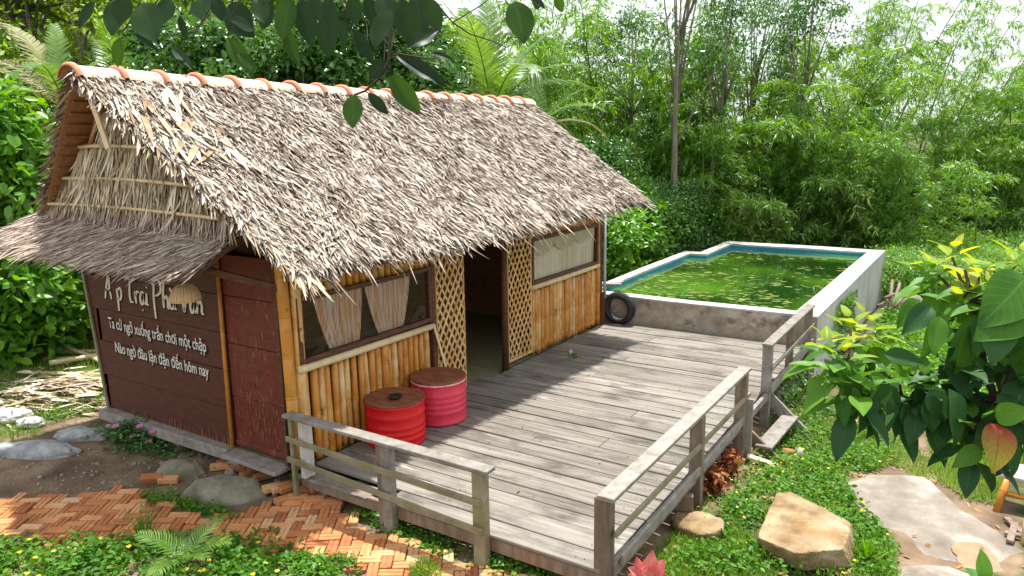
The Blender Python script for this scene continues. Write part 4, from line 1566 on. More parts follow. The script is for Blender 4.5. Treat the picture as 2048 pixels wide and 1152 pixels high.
curtain('curtain', .36, 1.08, .56, 1.00, 1.77, 1.14, 'curtain_striped', 'striped tan curtain gathered to a point in the front window near the corner post', 8)
curtain('curtain', 1.12, 1.90, 1.32, 1.74, 1.77, 1.14, 'curtain_striped', 'striped pink and cream curtain gathered to a point beside the lattice screen', 8)
c3 = curtain('curtain', 4.70, 6.88, 4.70, 6.88, 1.83, 1.17, 'curtain_sheer', 'pale sheer curtain with scalloped trim filling the window by the pool', 16)
V, Fq = [], []
nu_ = 90
for i in range(nu_+1):
    k_ = i/nu_
    yy = 4.70+2.18*k_
    d = .10+.13*abs(math.sin(k_*math.pi*3.0))**.7*(1 if k_ < .75 else .6)
    for zz_ in (1.83, 1.83-d, 1.83-d-.045):
        V.append((-.026+.006*math.sin(k_*60), yy, zz_))
for i in range(nu_):
    for j in range(2):
        q = i*3+j
        Fq.append((q, q+3, q+4, q+1))
link('valance', np_mesh('valance', np.array(V), np.array(Fq), True), 'curtain_trim', c3)

# ------------------------------------------------------------------ drums, tyre


def drum(x, y, r_, h, mat, label, ribs):
    e = empty('steel_drum', (x, y, 0), label, 'drum')
    prof = [(0, .004), (r_*.97, .004), (r_, .012), (r_, .03), (r_*.985, .04)]
    for zc in ribs:
        prof += [(r_*.985, zc-.022), (r_*1.008, zc-.008), (r_*1.008, zc+.008), (r_*.985, zc+.022)]
    prof += [(r_*.985, h-.03), (r_*1.01, h-.02), (r_*1.012, h-.004), (r_*.98, h)]
    obj('body', MB().lathe(prof, 56, (x, y, 0)), mat, e, True)
    lid = MB().lathe([(r_*.99, h+.001), (r_*1.015, h+.004), (r_*1.02, h+.012), (r_*1.015, h+.022), (r_*.99, h+.026), (0, h+.027)], 56, (x, y, 0))
    o = obj('wooden_lid', lid, 'lid_wood', e, False)
    return e


d1 = drum(.352, 1.09, .335, .49, 'red_paint', 'bright red steel drum with brown wooden lid nearest the low railing', [.10, .17, .24, .36])
d2 = drum(.352, 1.88, .335, .52, 'pink_paint', 'faded pink ribbed drum with wooden lid beside the lattice screen', [.16, .23, .30, .37])
obj('rim_band', MB().lathe([(.339, .497), (.343, .503), (.343, .513), (.339, .518)], 56, (.352, 1.88, 0)), 'rim_paint', d2, True)
ash = empty('ashtray', (.40, 1.05, .517), 'small black ashtray on the lid of the bright red drum', 'ashtray')
obj('bowl', MB().lathe([(0, .004), (.055, .004), (.075, .018), (.085, .030), (.078, .031), (.066, .018), (.05, .010), (0, .010)], 28, (.40, 1.05, .517)), 'black_plastic', ash, True)

tyre_o = empty('tyre', (.30, 7.22, 0), 'black rubber tyre standing against the concrete pool wall beside the hut corner', 'tyre')
prof = []
for (r_, z_) in ((.195, -.05), (.20, -.065), (.235, -.078), (.265, -.074), (.287, -.058), (.297, -.035), (.299, 0), (.297, .035), (.287, .058), (.265, .074), (.235, .078), (.20, .065), (.195, .05)):
    prof.append((r_, z_))
tb = MB().lathe(prof, 64)
tb2 = MB().lathe([(.196, -.048), (.190, -.02), (.190, .02), (.196, .048)], 64)
Mt = Matrix.Translation((.30, 7.225, .297)) @ Matrix.Rotation(.10, 4, 'X') @ Matrix.Rotation(R(90), 4, 'X')


def xf(mb, M_):
    mb.v = [tuple(M_ @ Vector(v)) for v in mb.v]
    return mb


obj('casing', xf(tb, Mt), 'rubber', tyre_o, True)
obj('bead', xf(tb2, Mt), 'rubber', tyre_o, True)
tr = MB()
for i in range(48):
    th = 2*math.pi*i/48
    for zc, sk in ((-.03, .3), (.03, -.3)):
        mm = Matrix.Rotation(th, 4, 'Z') @ Matrix.Translation((.300, 0, zc)) @ Matrix.Rotation(sk, 4, 'X')
        t_ = MB().box((0, 0, 0), (.012, .022, .05), .002)
        xf(t_, Mt @ mm)
        tr.add(t_.v, t_.f)
tag(obj('tread', tr, 'rubber', tyre_o), kind='stuff')

# ------------------------------------------------------------------ rocks


def rock_mesh(name, pts, seed=0, sub=2, amp=.02, rough=6.0, smooth_it=1):
    """hull of points, softened and given an irregular surface"""
    bm = bmesh.new()
    vs = [bm.verts.new(p) for p in pts]
    bmesh.ops.convex_hull(bm, input=vs)
    bmesh.ops.delete(bm, geom=[v for v in bm.verts if not v.link_faces], context='VERTS')
    bmesh.ops.triangulate(bm, faces=bm.faces)
    for _ in range(sub):
        bmesh.ops.subdivide_edges(bm, edges=bm.edges, cuts=1, use_grid_fill=True)
    from mathutils import noise as mn
    for _ in range(smooth_it):
        bmesh.ops.smooth_vert(bm, verts=bm.verts, factor=.5, use_axis_x=True, use_axis_y=True, use_axis_z=True)
    bm.normal_update()
    for v in bm.verts:
        q = v.co*rough+Vector((seed*3.1, seed*7.7, seed))
        v.co += v.normal*amp*(mn.noise(q)+.5*mn.noise(q*2.3)+.35*mn.noise(q*5.1)+.22*mn.noise(q*11.3))
    bmesh.ops.recalc_face_normals(bm, faces=bm.faces)
    me = bpy.data.meshes.new(name)
    bm.to_mesh(me)
    bm.free()
    me.polygons.foreach_set('use_smooth', np.ones(len(me.polygons), dtype=bool))
    return me


def rock(name, pts, mat, label, cat='rock', group=None, **k):
    o = link(name, rock_mesh(name, pts, **k), mat)
    return tag(o, label, cat, group)


def P3(px, py, z):
    return tuple(gp(px, py, z))


# the big sandstone boulder: flat tilted top, broken front
top = [P3(1553, 985, -.19), P3(1578, 981, -.19), P3(1640, 1012, -.17), P3(1700, 1046, -.17), P3(1694, 1082, -.13), P3(1688, 1098, -.13), P3(1612, 1104, -.10), P3(1590, 1106, -.11), P3(1545, 1086, -.14), P3(1514, 1074, -.16)]
botm = [P3(1512, 1080, -.20), P3(1527, 1098, -.27), P3(1562, 1128, -.30), P3(1600, 1141, -.31), P3(1660, 1138, -.32), P3(1703, 1137, -.32), P3(1712, 1100, -.35), P3(1706, 1062, -.35), P3(1580, 1000, -.40), P3(1630, 1120, -.40)]
rock('boulder', top+botm, 'sandstone', 'large flat-topped sandstone boulder with broken orange-brown front edge', 'boulder', seed=1, sub=4, amp=.016, rough=6, smooth_it=3)
blk = gp(1640, 1150, -.40)
rock('stone_block', [(blk.x+a*.24*c, blk.y+b_*.14, -.52+z) for a in (-1, 1) for b_ in (-1, 1) for z, c in ((0, 1), (.16, .9))], 'mossy_stone', 'dark stone block wedged under the large sandstone boulder', 'stone', seed=2, amp=.01)
# stump-like boulder by the deck
c = gp(1393, 1048, -.26)
pts = []
for k in range(11):
    th = 2*math.pi*k/11
    q = 1+.10*math.sin(2*th+1)+.06*math.sin(5*th)
    pts.append((c.x+.235*q*math.cos(th), c.y+.225*q*math.sin(th), -.23+.02*math.sin(th*2)))
    pts.append((c.x+.215*q*math.cos(th+.2)+.02, c.y+.19*q*math.sin(th+.2), -.36))
    pts.append((c.x+.13*q*math.cos(th)+.02, c.y+.11*q*math.sin(th), -.56))
rock('boulder', pts, 'sandstone', 'round flat-topped tan boulder under the deck edge', 'boulder', seed=4, sub=3, amp=.016, rough=7, smooth_it=2)


def flat_rock(px, py, z, L_, W_, H_, ang, mat, label, seed, cat='rock', group=None, name='stone'):
    c_ = gp(px, py, z)
    pts = []
    rr = random.Random(seed)
    ca, sa = math.cos(ang), math.sin(ang)
    for k in range(11):
        th = 2*math.pi*k/11
        q = rr.uniform(.85, 1.1)
        for rad, zz_ in ((1.0, -.5*H_), (.92, .25*H_), (.62, .85*H_), (.25, 1.0*H_)):
            a_, b_ = rad*q*L_*.5*math.cos(th), rad*q*W_*.5*math.sin(th)
            pts.append((c_.x+a_*ca-b_*sa, c_.y+a_*sa+b_*ca, z+zz_+rr.uniform(-.06, .06)*H_))
    return rock(name, pts, mat, label, cat, group, seed=seed, sub=2, amp=min(.02, H_*.12), rough=8)


flat_rock(452, 992, -.31, 1.05, .52, .20, .45, 'mossy_stone', 'long flat mossy stone lying between the brick path and the side door', 11)
flat_rock(362, 950, -.31, .66, .34, .17, .5, 'mossy_stone', 'grey-brown stone behind the long flat stone, beside the bare dirt', 12)
flat_rock(727, 1000, -.30, .27, .24, .22, .3, 'mossy_stone', 'angular yellow-grey rock under the front railing next to loose brick', 13)
flat_rock(766, 1046, -.31, .22, .16, .09, .3, 'pale_stone', 'small pale rock among weeds at the path edge under the railing', 14)
flat_rock(335, 1020, -.31, .20, .12, .07, .2, 'pale_stone', 'whitish flat stone between the bricks and long mossy stone', 15)
flat_rock(462, 946, -.30, .16, .11, .08, .2, 'pale_stone', 'small tan stone by the step board of the side door', 16)
flat_rock(510, 958, -.31, .22, .11, .05, .6, 'mossy_stone', 'small flat grey stone among loose bricks', 17)
flat_rock(553, 1146, -.34, .10, .08, .06, .2, 'pale_stone', 'small pale pebble in the weeds at the bottom edge', 18)
flat_rock(1640, 815, -.50, .34, .20, .18, 1.0, 'pale_stone', 'tan rock at the foot of the pool wall behind the leafy shrub', 19)
flat_rock(1808, 612, -.70, .95, .55, .30, .3, 'pale_stone', 'pale grey boulder in the weeds beyond the pool corner', 20, cat='boulder', name='boulder')
flat_rock(1575, 902, -.49, .22, .12, .03, .3, 'dry_leaf', 'curled brown scrap lying on the ground cover near the steps', 21, cat='scrap', name='bark_scrap')
flat_rock(1600, 905, -.49, .13, .20, .05, .3, 'pale_stone', 'broken white plaster piece in the ground cover near the steps', 22, cat='plaster piece', name='plaster_piece')
flat_rock(1712, 1012, -.44, .12, .08, .04, .3, 'pale_stone', 'small stone on the corner of the concrete slab', 23)

# ------------------------------------------------------------------ herringbone brick path
path = empty('brick_path', (.3, -.9, -.3), 'orange clay brick path laid in herringbone in front of the hut', 'brick path')
BL, BW, BH = .212, .103, .062


def brick_mesh(L_=.208, W_=.098, H_=BH):
    m_ = MB()
    g_ = .0065
    for s_ in (-1, 1):
        m_.box((0, s_*(W_/4+.0012), 0), (L_, W_/2-.005, H_), .006)
    m_.box((0, 0, -.004), (L_-.006, .02, H_-.010), .001)
    return m_.mesh('brick')


bms = [brick_mesh(), brick_mesh(.204, .099), brick_mesh(.209, .095)]
path_poly = [tuple(gp(*p, -.3)[:2]) for p in [(-250, 1030), (0, 1003), (150, 988), (270, 982), (320, 1000), (400, 1032), (470, 1022), (560, 1008), (640, 984), (692, 1002), (706, 1040), (760, 1070), (830, 1092), (900, 1112), (960, 1128), (1060, 1150), (1130, 1180),
                                              (1000, 1260), (720, 1175), (655, 1140), (560, 1104), (470, 1092), (330, 1090), (200, 1104), (110, 1092), (0, 1082), (-250, 1120)]]
ang = R(35)
ca, sa = math.cos(ang), math.sin(ang)
cells = []
u_ = BL/2
for i in range(-40, 60):
    for j in range(-40, 40):
        k = (i-j) % 4
        if k == 0:
            cx_, cy_, rot = (i+1)*u_, (j+.5)*u_, 0
        elif k == 3:
            cx_, cy_, rot = (i+.5)*u_, (j+1)*u_, 1
        else:
            continue
        x, y = cx_*ca-cy_*sa-.4, cx_*sa+cy_*ca-1.0
        cells.append((x, y, rot))
xs, ys = np.array([c[0] for c in cells]), np.array([c[1] for c in cells])
ins = inpoly(xs, ys, path_poly)
dd = polydist(xs, ys, path_poly)
nb = 0
cand = []
for k, (x, y, rot) in enumerate(cells):
    if not ins[k] or (dd[k] < .05 and random.random() < .35) or (dd[k] < .12 and random.random() < .12):
        continue
    d_ = Vector((x, y, -.3))-Vector(CX)
    zc = d_.dot(Vector(CF))
    pxx, pyy = 1024+FPX*d_.dot(Vector(CS))/zc, 576-FPX*d_.dot(Vector(CU))/zc
    vis = -60 < pxx < 2100 and pyy < 1190
    cand.append((0 if vis else 1, zc, x, y, rot))
cand.sort()
stuffm = MB()
for k, (o_, zc, x, y, rot) in enumerate(cand):
    z = float(gz(x, y))+.012+random.uniform(-.007, .007)
    r3_ = (random.uniform(-.03, .03), random.uniform(-.03, .03), ang+rot*math.pi/2+random.uniform(-.025, .025))
    if nb < 298:
        link('brick', random.choice(bms), 'brick_clay', path, loc=(x-.3+random.uniform(-.003, .003), y+.9, z+.3), rot=r3_)
        nb += 1
    else:
        Mx = Matrix.Translation((x, y, z)) @ Matrix.Rotation(r3_[2], 4, 'Z')
        t_ = MB().box((0, 0, 0), (.206, .098, BH), .005)
        xf(t_, Mx)
        stuffm.add(t_.v, t_.f)
if stuffm.v:
    tag(obj('brick_course', stuffm, 'brick_clay', path), kind='stuff')

# loose bricks by the side door
LB_ = [(472, 938, .4, .05, 0), (500, 950, .9, .05, 0), (585, 968, .7, .1, 0), (618, 985, .1, .05, 0), (570, 1000, .8, .05, 0), (440, 935, .35, 0, 0), (452, 925, .4, .0, 0), (490, 933, -.15, .15, 1), (515, 942, .75, .1, 0), (528, 955, .7, 0, 0), (548, 948, .9, .1, 0), (546, 984, .8, .1, 1), (562, 984, .8, .1, 1), (577, 984, .8, .1, 1),
       (640, 985, .75, .2, 1), (595, 998, .05, .0, 0), (665, 1010, .3, .05, 0), (630, 1003, .1, .05, 0), (305, 968, .5, .3, 1), (338, 966, .2, .1, 0), (398, 900, -.3, .1, 1), (775, 1022, -.6, .25, 1)]
lm = [MB().box((0, 0, 0), (.205, .095, .065), .006).mesh('loose_brick'), bms[0]]
for k, (px, py, a_, tilt, mi) in enumerate(LB_):
    p = gp(px, py, -.27)
    o = link('loose_brick', lm[0] if k in (7, 18, 20, 21, 14) else lm[1], 'brick_dark' if k not in (14, 21, 7, 20) else 'brick_clay', loc=(p.x, p.y, float(gz(p.x, p.y))+.045+(.04 if mi else 0)), rot=(tilt, tilt*.5, a_+.5))
    lab = {14: 'orange brick propped up at the corner of the brick path by the deck', 20: 'single orange brick half in the dirt beside the hut panel', 21: 'orange brick leaning against the front deck board under the railing',
           7: 'pale orange brick lying in front of the side door step', 18: 'dull red brick tipped on the edge of the dirt patch'}.get(k, 'dirty red brick lying loose between the side door and the path')
    tag(o, lab, 'brick', 'loose bricks by the side door')

# ------------------------------------------------------------------ yard on the far side of the hut
yp = [((75, 712), (232, 703), .040), ((88, 722), (240, 716), .035), ((100, 735), (235, 712), .045), ((165, 712), (245, 745), .035), ((60, 745), (250, 748), .04), ((120, 706), (225, 728), .03)]
for k, (a_, b_, r_) in enumerate(yp):
    p0, p1 = gp(*a_, -.22), gp(*b_, -.22)
    zz_ = [.0, .0, .09, .05, 0, .10][k]
    p0.z = float(gz(p0.x, p0.y))+r_+zz_
    p1.z = float(gz(p1.x, p1.y))+r_+zz_*.6
    o = obj('bamboo_log', MB().tube([p0, p0.lerp(p1, .33), p0.lerp(p1, .66), p1], [r_, r_*1.02, r_*.97, r_*.93], 10), 'bamboo_pale', None, True)
    tag(o, 'cut tan bamboo log lying on the ground behind the painted panel', 'log', 'cut bamboo logs behind the hut')
# heap of dry thatch and palm leaves
hp = []
n = 900
c = gp(90, 785, -.25)
P = np.stack([c.x+rng.normal(0, .55, n), c.y+rng.normal(0, .32, n), np.zeros(n)], -1)
P[:, 2] = gz(P[:, 0], P[:, 1])+np.abs(rng.normal(.07, .05, n))*np.exp(-((P[:, 0]-c.x)/.7)**2)
D = np.stack([rng.normal(.9, .3, n), rng.normal(.35, .3, n), rng.normal(0, .12, n)], -1)
hp.append(strands(P, D, unit(np.stack([rng.normal(0, .3, n), rng.normal(0, .3, n), np.ones(n)], -1)), rng.uniform(.25, .7, n), rng.uniform(.02, .05, n), 0, rng.uniform(-.02, .05, n), rng.normal(0, .06, n)))
tag(np_obj('dry_thatch', hp, 'thatch_tan'), 'heap of dry tan palm thatch on the ground', None, None, 'stuff')
n = 30
P = np.stack([c.x+rng.normal(-.1, .5, n), c.y+rng.normal(.05, .25, n), np.zeros(n)], -1)
P[:, 2] = gz(P[:, 0], P[:, 1])+.12
D = np.stack([rng.normal(.9, .2, n), rng.normal(.35, .25, n), rng.normal(0, .06, n)], -1)
tag(np_obj('dry_thatch', [strands(P, D, np.tile([0, 0, 1.], (n, 1)), rng.uniform(.3, .6, n), rng.uniform(.08, .16, n), 0, .02)], 'thatch_tan'), kind='stuff')


def lumpy(name, px, z, L_, W_, H_, ang_, mat, label, cat, seed):
    c_ = gp(*px, z)
    from mathutils import noise as mn
    bm = bmesh.new()
    bmesh.ops.create_icosphere(bm, subdivisions=4, radius=1)
    ca_, sa_ = math.cos(ang_), math.sin(ang_)
    for v in bm.verts:
        q = v.co.copy()
        nz_ = 1+.22*mn.noise(q*1.7+Vector((seed, 0, 0)))+.12*mn.noise(q*4+Vector((seed, 3, 0)))+.05*mn.noise(q*9+Vector((seed, 5, 0)))
        a_, b_ = q.x*L_*.5*nz_, q.y*W_*.5*nz_
        v.co = (c_.x+a_*ca_-b_*sa_, c_.y+a_*sa_+b_*ca_, z+q.z*H_*nz_)
    me = bpy.data.meshes.new(name)
    bm.to_mesh(me)
    bm.free()
    me.polygons.foreach_set('use_smooth', np.ones(len(me.polygons), dtype=bool))
    return tag(link(name, me, mat), label, cat)


lumpy('cement_bag', (60, 905), -.29, 1.25, .40, .13, .52, 'plaster_lump', 'long grey hardened cement bag lying at the edge of the bare dirt', 'cement bag', 3)
lumpy('cement_bag', (165, 872), -.27, .75, .30, .11, .5, 'plaster_lump', 'smaller crumpled grey cement bag nearest the hut corner', 'cement bag', 9)
lumpy('sack', (18, 832), -.24, .55, .34, .10, .7, 'sack_cloth', 'white plastic sack lying in front of the dry thatch heap', 'sack', 5)
lumpy('sack', (62, 845), -.25, .42, .26, .07, .3, 'sack_cloth', 'crumpled white rag beside the white plastic sack', 'rag', 6)

# timber and sticks beyond the pool corner
for k, (a_, za, b_, zb_) in enumerate([((1755, 612), -.7, (1830, 588), -.5), ((1778, 622), -.75, (1785, 560), .05), ((1782, 625), -.75, (1800, 566), -.05), ((1790, 614), -.7, (1812, 590), -.35), ((1770, 596), -.6, (1800, 586), -.45)]):
    p0, p1 = at(*a_, 16.2), at(*b_, 16.6)
    tag(obj('stick', MB().tube([p0, p0.lerp(p1, .5)+Vector((0, 0, .02)), p1], [.04, .036, .03], 7), 'post_wood', None, True), 'grey broken stick leaning in the weeds beyond the pool corner', 'stick', 'sticks beyond the pool corner')
p0, p1 = gp(1185, 572, .52), gp(1246, 566, .52)
tag(obj('metal_pipe', MB().tube([p0+Vector((0, 0, .03)), p1+Vector((0, 0, .03))], .022, 8), 'pipe_grey', None, True), 'thin grey pipe laid across the pool corner behind the hut', 'pipe')
tag(obj('loose_board', MB().box((-.36, 8.1, .535), (.55, .22, .05), .006, Matrix.Rotation(.4, 3, 'Z')), 'rail_wood'), 'short brown board resting on the pool rim behind the hut', 'board')

# bench and stool at the far right
bn = empty('bamboo_bench', (6.25, 3.9, -.5), 'bamboo bench with pale top partly hidden behind the leafy shrub', 'bench')
z0 = float(gz(6.2, 3.9))
a_ = gp(1992, 1025, z0)
obj('leg', MB().tube([a_, a_+Vector((.06, .10, .34))], .035, 10), 'bamboo_wall', bn, True)
b_ = a_+Vector((.05, .34, 0))
obj('leg', MB().tube([b_, b_+Vector((.02, .03, .34))], .030, 10), 'bamboo_wall', bn, True)
obj('cross_bar', MB().tube([a_+Vector((.05, .06, .20)), a_+Vector((.75, .02, .20))], .028, 10), 'bamboo_wall', bn, True)
c_ = a_+Vector((.70, .05, 0))
obj('leg', MB().tube([c_, c_+Vector((.02, .06, .34))], .035, 10), 'bamboo_wall', bn, True)
obj('seat', MB().box(tuple(a_+Vector((.44, .24, .37))), (.86, .40, .035), .006, Matrix.Rotation(-.12, 3, 'Z')), 'coping', bn)
sl = empty('garden_seat', (5.4, 8.7, -.7), 'small weathered seat of boards standing in the weeds behind the shrub', 'seat')
q0 = gp(1945, 760, -.65)
ORG[sl.name] = tuple(sl.location)
obj('seat', MB().box((q0.x, q0.y+.3, -.28), (.7, .45, .05), .008), 'coping', sl)
obj('leg', MB().box((q0.x-.28, q0.y+.15, -.5), (.09, .09, .42), .006), 'rail_wood', sl)
obj('leg', MB().box((q0.x+.28, q0.y+.15, -.5), (.09, .09, .42), .006), 'rail_wood', sl)
obj('backrest', MB().box((q0.x+.05, q0.y+.52, -.02), (.6, .05, .4), .008), 'rail_wood', sl)
for k, (pa, pb) in enumerate([((2012, 1040), (2046, 1075)), ((2008, 1072), (2052, 1082)), ((2030, 1050), (2018, 1095))]):
    p0, p1 = gp(*pa, -.44), gp(*pb, -.44)
    p0.z, p1.z = float(gz(p0.x, p0.y))+.04, float(gz(p1.x, p1.y))+.05
    tag(obj('wood_scrap', MB().beam(p0, p1, .06, .03), 'post_wood'), 'short dark wood scrap beside the concrete slab near the bench', 'wood scrap', 'wood scraps beside the slab')
p0 = gp(2044, 1085, -.42)
tag(obj('bamboo_stake', MB().tube([p0+Vector((0, 0, -.05)), p0+Vector((.02, .02, .30))], .022, 8), 'bamboo_pale', None, True), 'short bamboo stake at the edge of the concrete slab', 'stake')

# ------------------------------------------------------------------ ground plants
def scatter(poly, n, zref=None):
    xs = [p[0] for p in poly]
    ys = [p[1] for p in poly]
    x = rng.uniform(min(xs), max(xs), int(n*2.5))
    y = rng.uniform(min(ys), max(ys), int(n*2.5))
    k = inpoly(x, y, poly)
    x, y = x[k][:n], y[k][:n]
    return x, y


def cover(x, y, L0, L1, hmax, wr=.6, up=.5):
    """small oval leaves standing off the ground on unseen runners"""
    n = len(x)
    hz = rng.random(n)**1.3*hmax
    patch = .5+.5*np.sin(x*3.1+1.3*np.sin(y*2.7))*np.sin(y*3.7+x)
    hz *= (.45+.8*patch)
    P = np.stack([x, y, gz(x, y)+hz+.005], -1)
    D = rand_unit(n)*np.array([1, 1, .4])+np.array([0, 0, .15])
    N_ = unit(np.array([0, 0, 1.])*up+rng.normal(0, .35, (n, 3)))
    L = rng.uniform(L0, L1, n)
    return leaf_hex(P, D, N_, L, L*wr, .12)


def blades(x, y, L0, L1, W, spread=.5):
    n = len(x)
    P = np.stack([x, y, gz(x, y)-.005], -1)
    th = rng.uniform(0, 6.283, n)
    tl = np.abs(rng.normal(0, spread, n))
    D = unit(np.stack([np.cos(th)*tl, np.sin(th)*tl, np.ones(n)], -1))
    N_ = unit(np.stack([-np.cos(th), -np.sin(th), tl], -1))
    L = rng.uniform(L0, L1, n)
    V, F_ = strands(P, D, N_, L, W, 0, -L*.35*tl, rng.normal(0, .02, n), seg=2)
    return V, F_


def px_poly(pts, z):
    return [tuple(gp(*p, z)[:2]) for p in pts]


# ground cover to the right of the deck
pA = px_poly([(1345, 1000), (1400, 950), (1470, 880), (1500, 830), (1560, 780), (1625, 720), (1650, 800), (1700, 820), (1760, 860), (1800, 905), (1775, 935), (1690, 958), (1715, 1010), (1760, 1060), (1800, 1120), (1790, 1190), (1250, 1200), (1260, 1140), (1320, 1090), (1330, 1040)], -.46)
x, y = scatter(pA, 21000)
k = rng.random(len(x)) < np.clip(.62+.55*np.sin(x*4.3+1.7*np.sin(y*3.1))*np.sin(y*4.9+1.1*np.sin(x*2.3)), .12, 1)
x, y = x[k], y[k]
# thin over the bare strip under the deck edge
k = rng.random(len(x)) < np.clip((x-3.62)/.35, .0, 1)
x, y = x[k], y[k]
pebd = polydist(x, y, pA)
k = (pebd > .06) | (rng.random(len(x)) < .5)
tag(np_obj('ground_cover', [cover(x[k], y[k], .030, .070, .13)], 'leaf_cover'), kind='stuff')
x, y = scatter(pA, 70)
P = np.stack([x, y, gz(x, y)+rng.uniform(.06, .13, len(x))], -1)
tag(np_obj('yellow_flowers', [leaf_hex(P, rand_unit(len(x))*np.array([1, 1, .2]), unit(np.array([0, 0, 1.])+rng.normal(0, .3, (len(x), 3))), .032, .030, .0)], 'flower_yellow'), kind='stuff')
# grass close to the frame's lower edge and along the dirt
gr = []
for poly, n_, a_, b_ in ((pA, 3400, .05, .16), (px_poly([(1250, 1200), (1255, 1120), (1330, 1085), (1460, 1060), (1520, 1100), (1560, 1200)], -.40), 5200, .05, .13),
                         (px_poly([(1650, 900), (1700, 830), (1800, 855), (1890, 940), (1850, 960), (1780, 925)], -.47), 2600, .05, .14),
                         (px_poly([(1870, 960), (1860, 880), (1850, 830), (1950, 830), (2060, 900), (2010, 950), (1990, 1010), (1930, 1000)], -.47), 4200, .08, .2),
                         (px_poly([(1760, 690), (1790, 600), (1960, 600), (2050, 640), (2050, 830), (1900, 830), (1800, 800)], -.6), 6500, .08, .22),
                         (px_poly([(1690, 1190), (1700, 1060), (1790, 1110), (1800, 1190)], -.42), 900, .05, .12),
                         (px_poly([(0, 740), (60, 690), (220, 690), (240, 800), (150, 830), (20, 880), (-80, 900), (-80, 740)], -.25), 5200, .08, .22)):
    x, y = scatter(poly, n_)
    k = ~((x > -.05) & (x < 3.6) & (y > -.1) & (y < 7.4)) & ~((x > XL-.1) & (x < 0) & (y > 0) & (y < HL))
    gr.append(blades(x[k], y[k], a_, b_, rng.uniform(.006, .012, k.sum())))
tag(np_obj('grass', gr, 'grass_blade'), kind='stuff')
# weeds beyond: lawn behind the pool's right wall
pC = px_poly([(1730, 720), (1770, 610), (1830, 560), (1960, 560), (2080, 600), (2080, 840), (1880, 830), (1760, 800)], -.62)
x, y = scatter(pC, 9000)
k = x > 3.85
tag(np_obj('ground_cover', [cover(x[k], y[k], .06, .13, .30)], 'leaf_bright'), kind='stuff')
# weeds along the bottom left and around the path
pD = px_poly([(-60, 1100), (60, 1085), (200, 1095), (330, 1082), (470, 1085), (560, 1098), (650, 1135), (690, 1200), (-60, 1230)], -.30)
x, y = scatter(pD, 10000)
k = rng.random(len(x)) < np.clip(.6+.6*np.sin(x*5.3+1.7*np.sin(y*4.1))*np.sin(y*5.9), .1, 1)
x, y = x[k], y[k]
tag(np_obj('ground_cover', [cover(x, y, .03, .075, .15)], 'leaf_cover'), kind='stuff')
gq = []
for (px, py, rx_, ry_, n_) in ((760, 1035, .30, .14, 520), (860, 1085, .26, .12, 420), (800, 1065, .3, .12, 380), (900, 1040, .14, .1, 160), (975, 1095, .14, .10, 260), (1000, 1130, .30, .12, 520), (1080, 1150, .22, .1, 300),
                               (880, 1105, .2, .1, 240), (690, 965, .22, .08, 240), (600, 965, .15, .08, 150), (380, 1022, .40, .07, 330), (440, 1030, .3, .06, 160), (310, 1012, .2, .08, 140), (420, 905, .12, .06, 90),
                               (740, 1010, .12, .08, 110), (690, 1140, .2, .1, 200), (600, 1115, .3, .1, 260), (120, 830, .3, .2, 300), (180, 800, .3, .2, 300), (510, 1075, .05, .04, 26), (545, 1066, .06, .04, 26)):
    c_ = gp(px, py, -.3)
    x, y = c_.x+rng.normal(0, rx_*.5, n_), c_.y+rng.normal(0, ry_*.6, n_)
    gq.append(cover(x, y, .025, .06, .10))
tag(np_obj('weeds', gq, 'leaf_cover'), kind='stuff')
x, y = scatter(pD, 26)
P = np.stack([x, y, gz(x, y)+.14], -1)
tag(np_obj('yellow_flowers', [leaf_hex(P, rand_unit(len(x))*np.array([1, 1, .2]), np.tile([0, 0, 1.], (len(x), 1)), .045, .045, 0)], 'flower_yellow'), kind='stuff')
# pebbles and litter on the bare soil
pk = []
bm = bmesh.new()
for (poly, n_) in ((dirt_front, 420), (px_poly([(1690, 840), (1800, 850), (1880, 930), (1800, 945), (1740, 900)], -.47), 150), (under_deck, 30), (px_poly([(700, 1010), (760, 1000), (1150, 1152), (900, 1152), (760, 1060)], -.3), 160)):
    x, y = scatter([tuple(p) for p in poly], n_)
    for a_, b_ in zip(x, y):
        r_ = random.uniform(.006, .022)*random.choice([1, 1, 1, 1.8])
        M_ = Matrix.Translation((a_, b_, float(gz(a_, b_))+r_*.2)) @ Matrix.Rotation(random.uniform(0, 6), 4, 'Z') @ Matrix.Diagonal((r_, r_*random.uniform(.6, 1), r_*.6, 1))
        bmesh.ops.create_icosphere(bm, subdivisions=1, radius=1, matrix=M_)
me = bpy.data.meshes.new('pebbles')
bm.to_mesh(me)
bm.free()
tag(link('pebbles', me, 'pale_stone'), kind='stuff')
x, y = scatter(pA, 260)
P = np.stack([x, y, gz(x, y)+.05], -1)
x2, y2 = scatter([tuple(p) for p in dirt_path], 90)
P = np.concatenate([P, np.stack([x2, y2, gz(x2, y2)+.012+.08*0], -1)])
tag(np_obj('fallen_leaves', [leaf_hex(P, rand_unit(len(P))*np.array([1, 1, .15]), unit(np.array([0, 0, 1.])+rng.normal(0, .2, (len(P), 3))), rng.uniform(.04, .1, len(P)), rng.uniform(.02, .05, len(P)), .05)], 'dry_leaf'), kind='stuff')

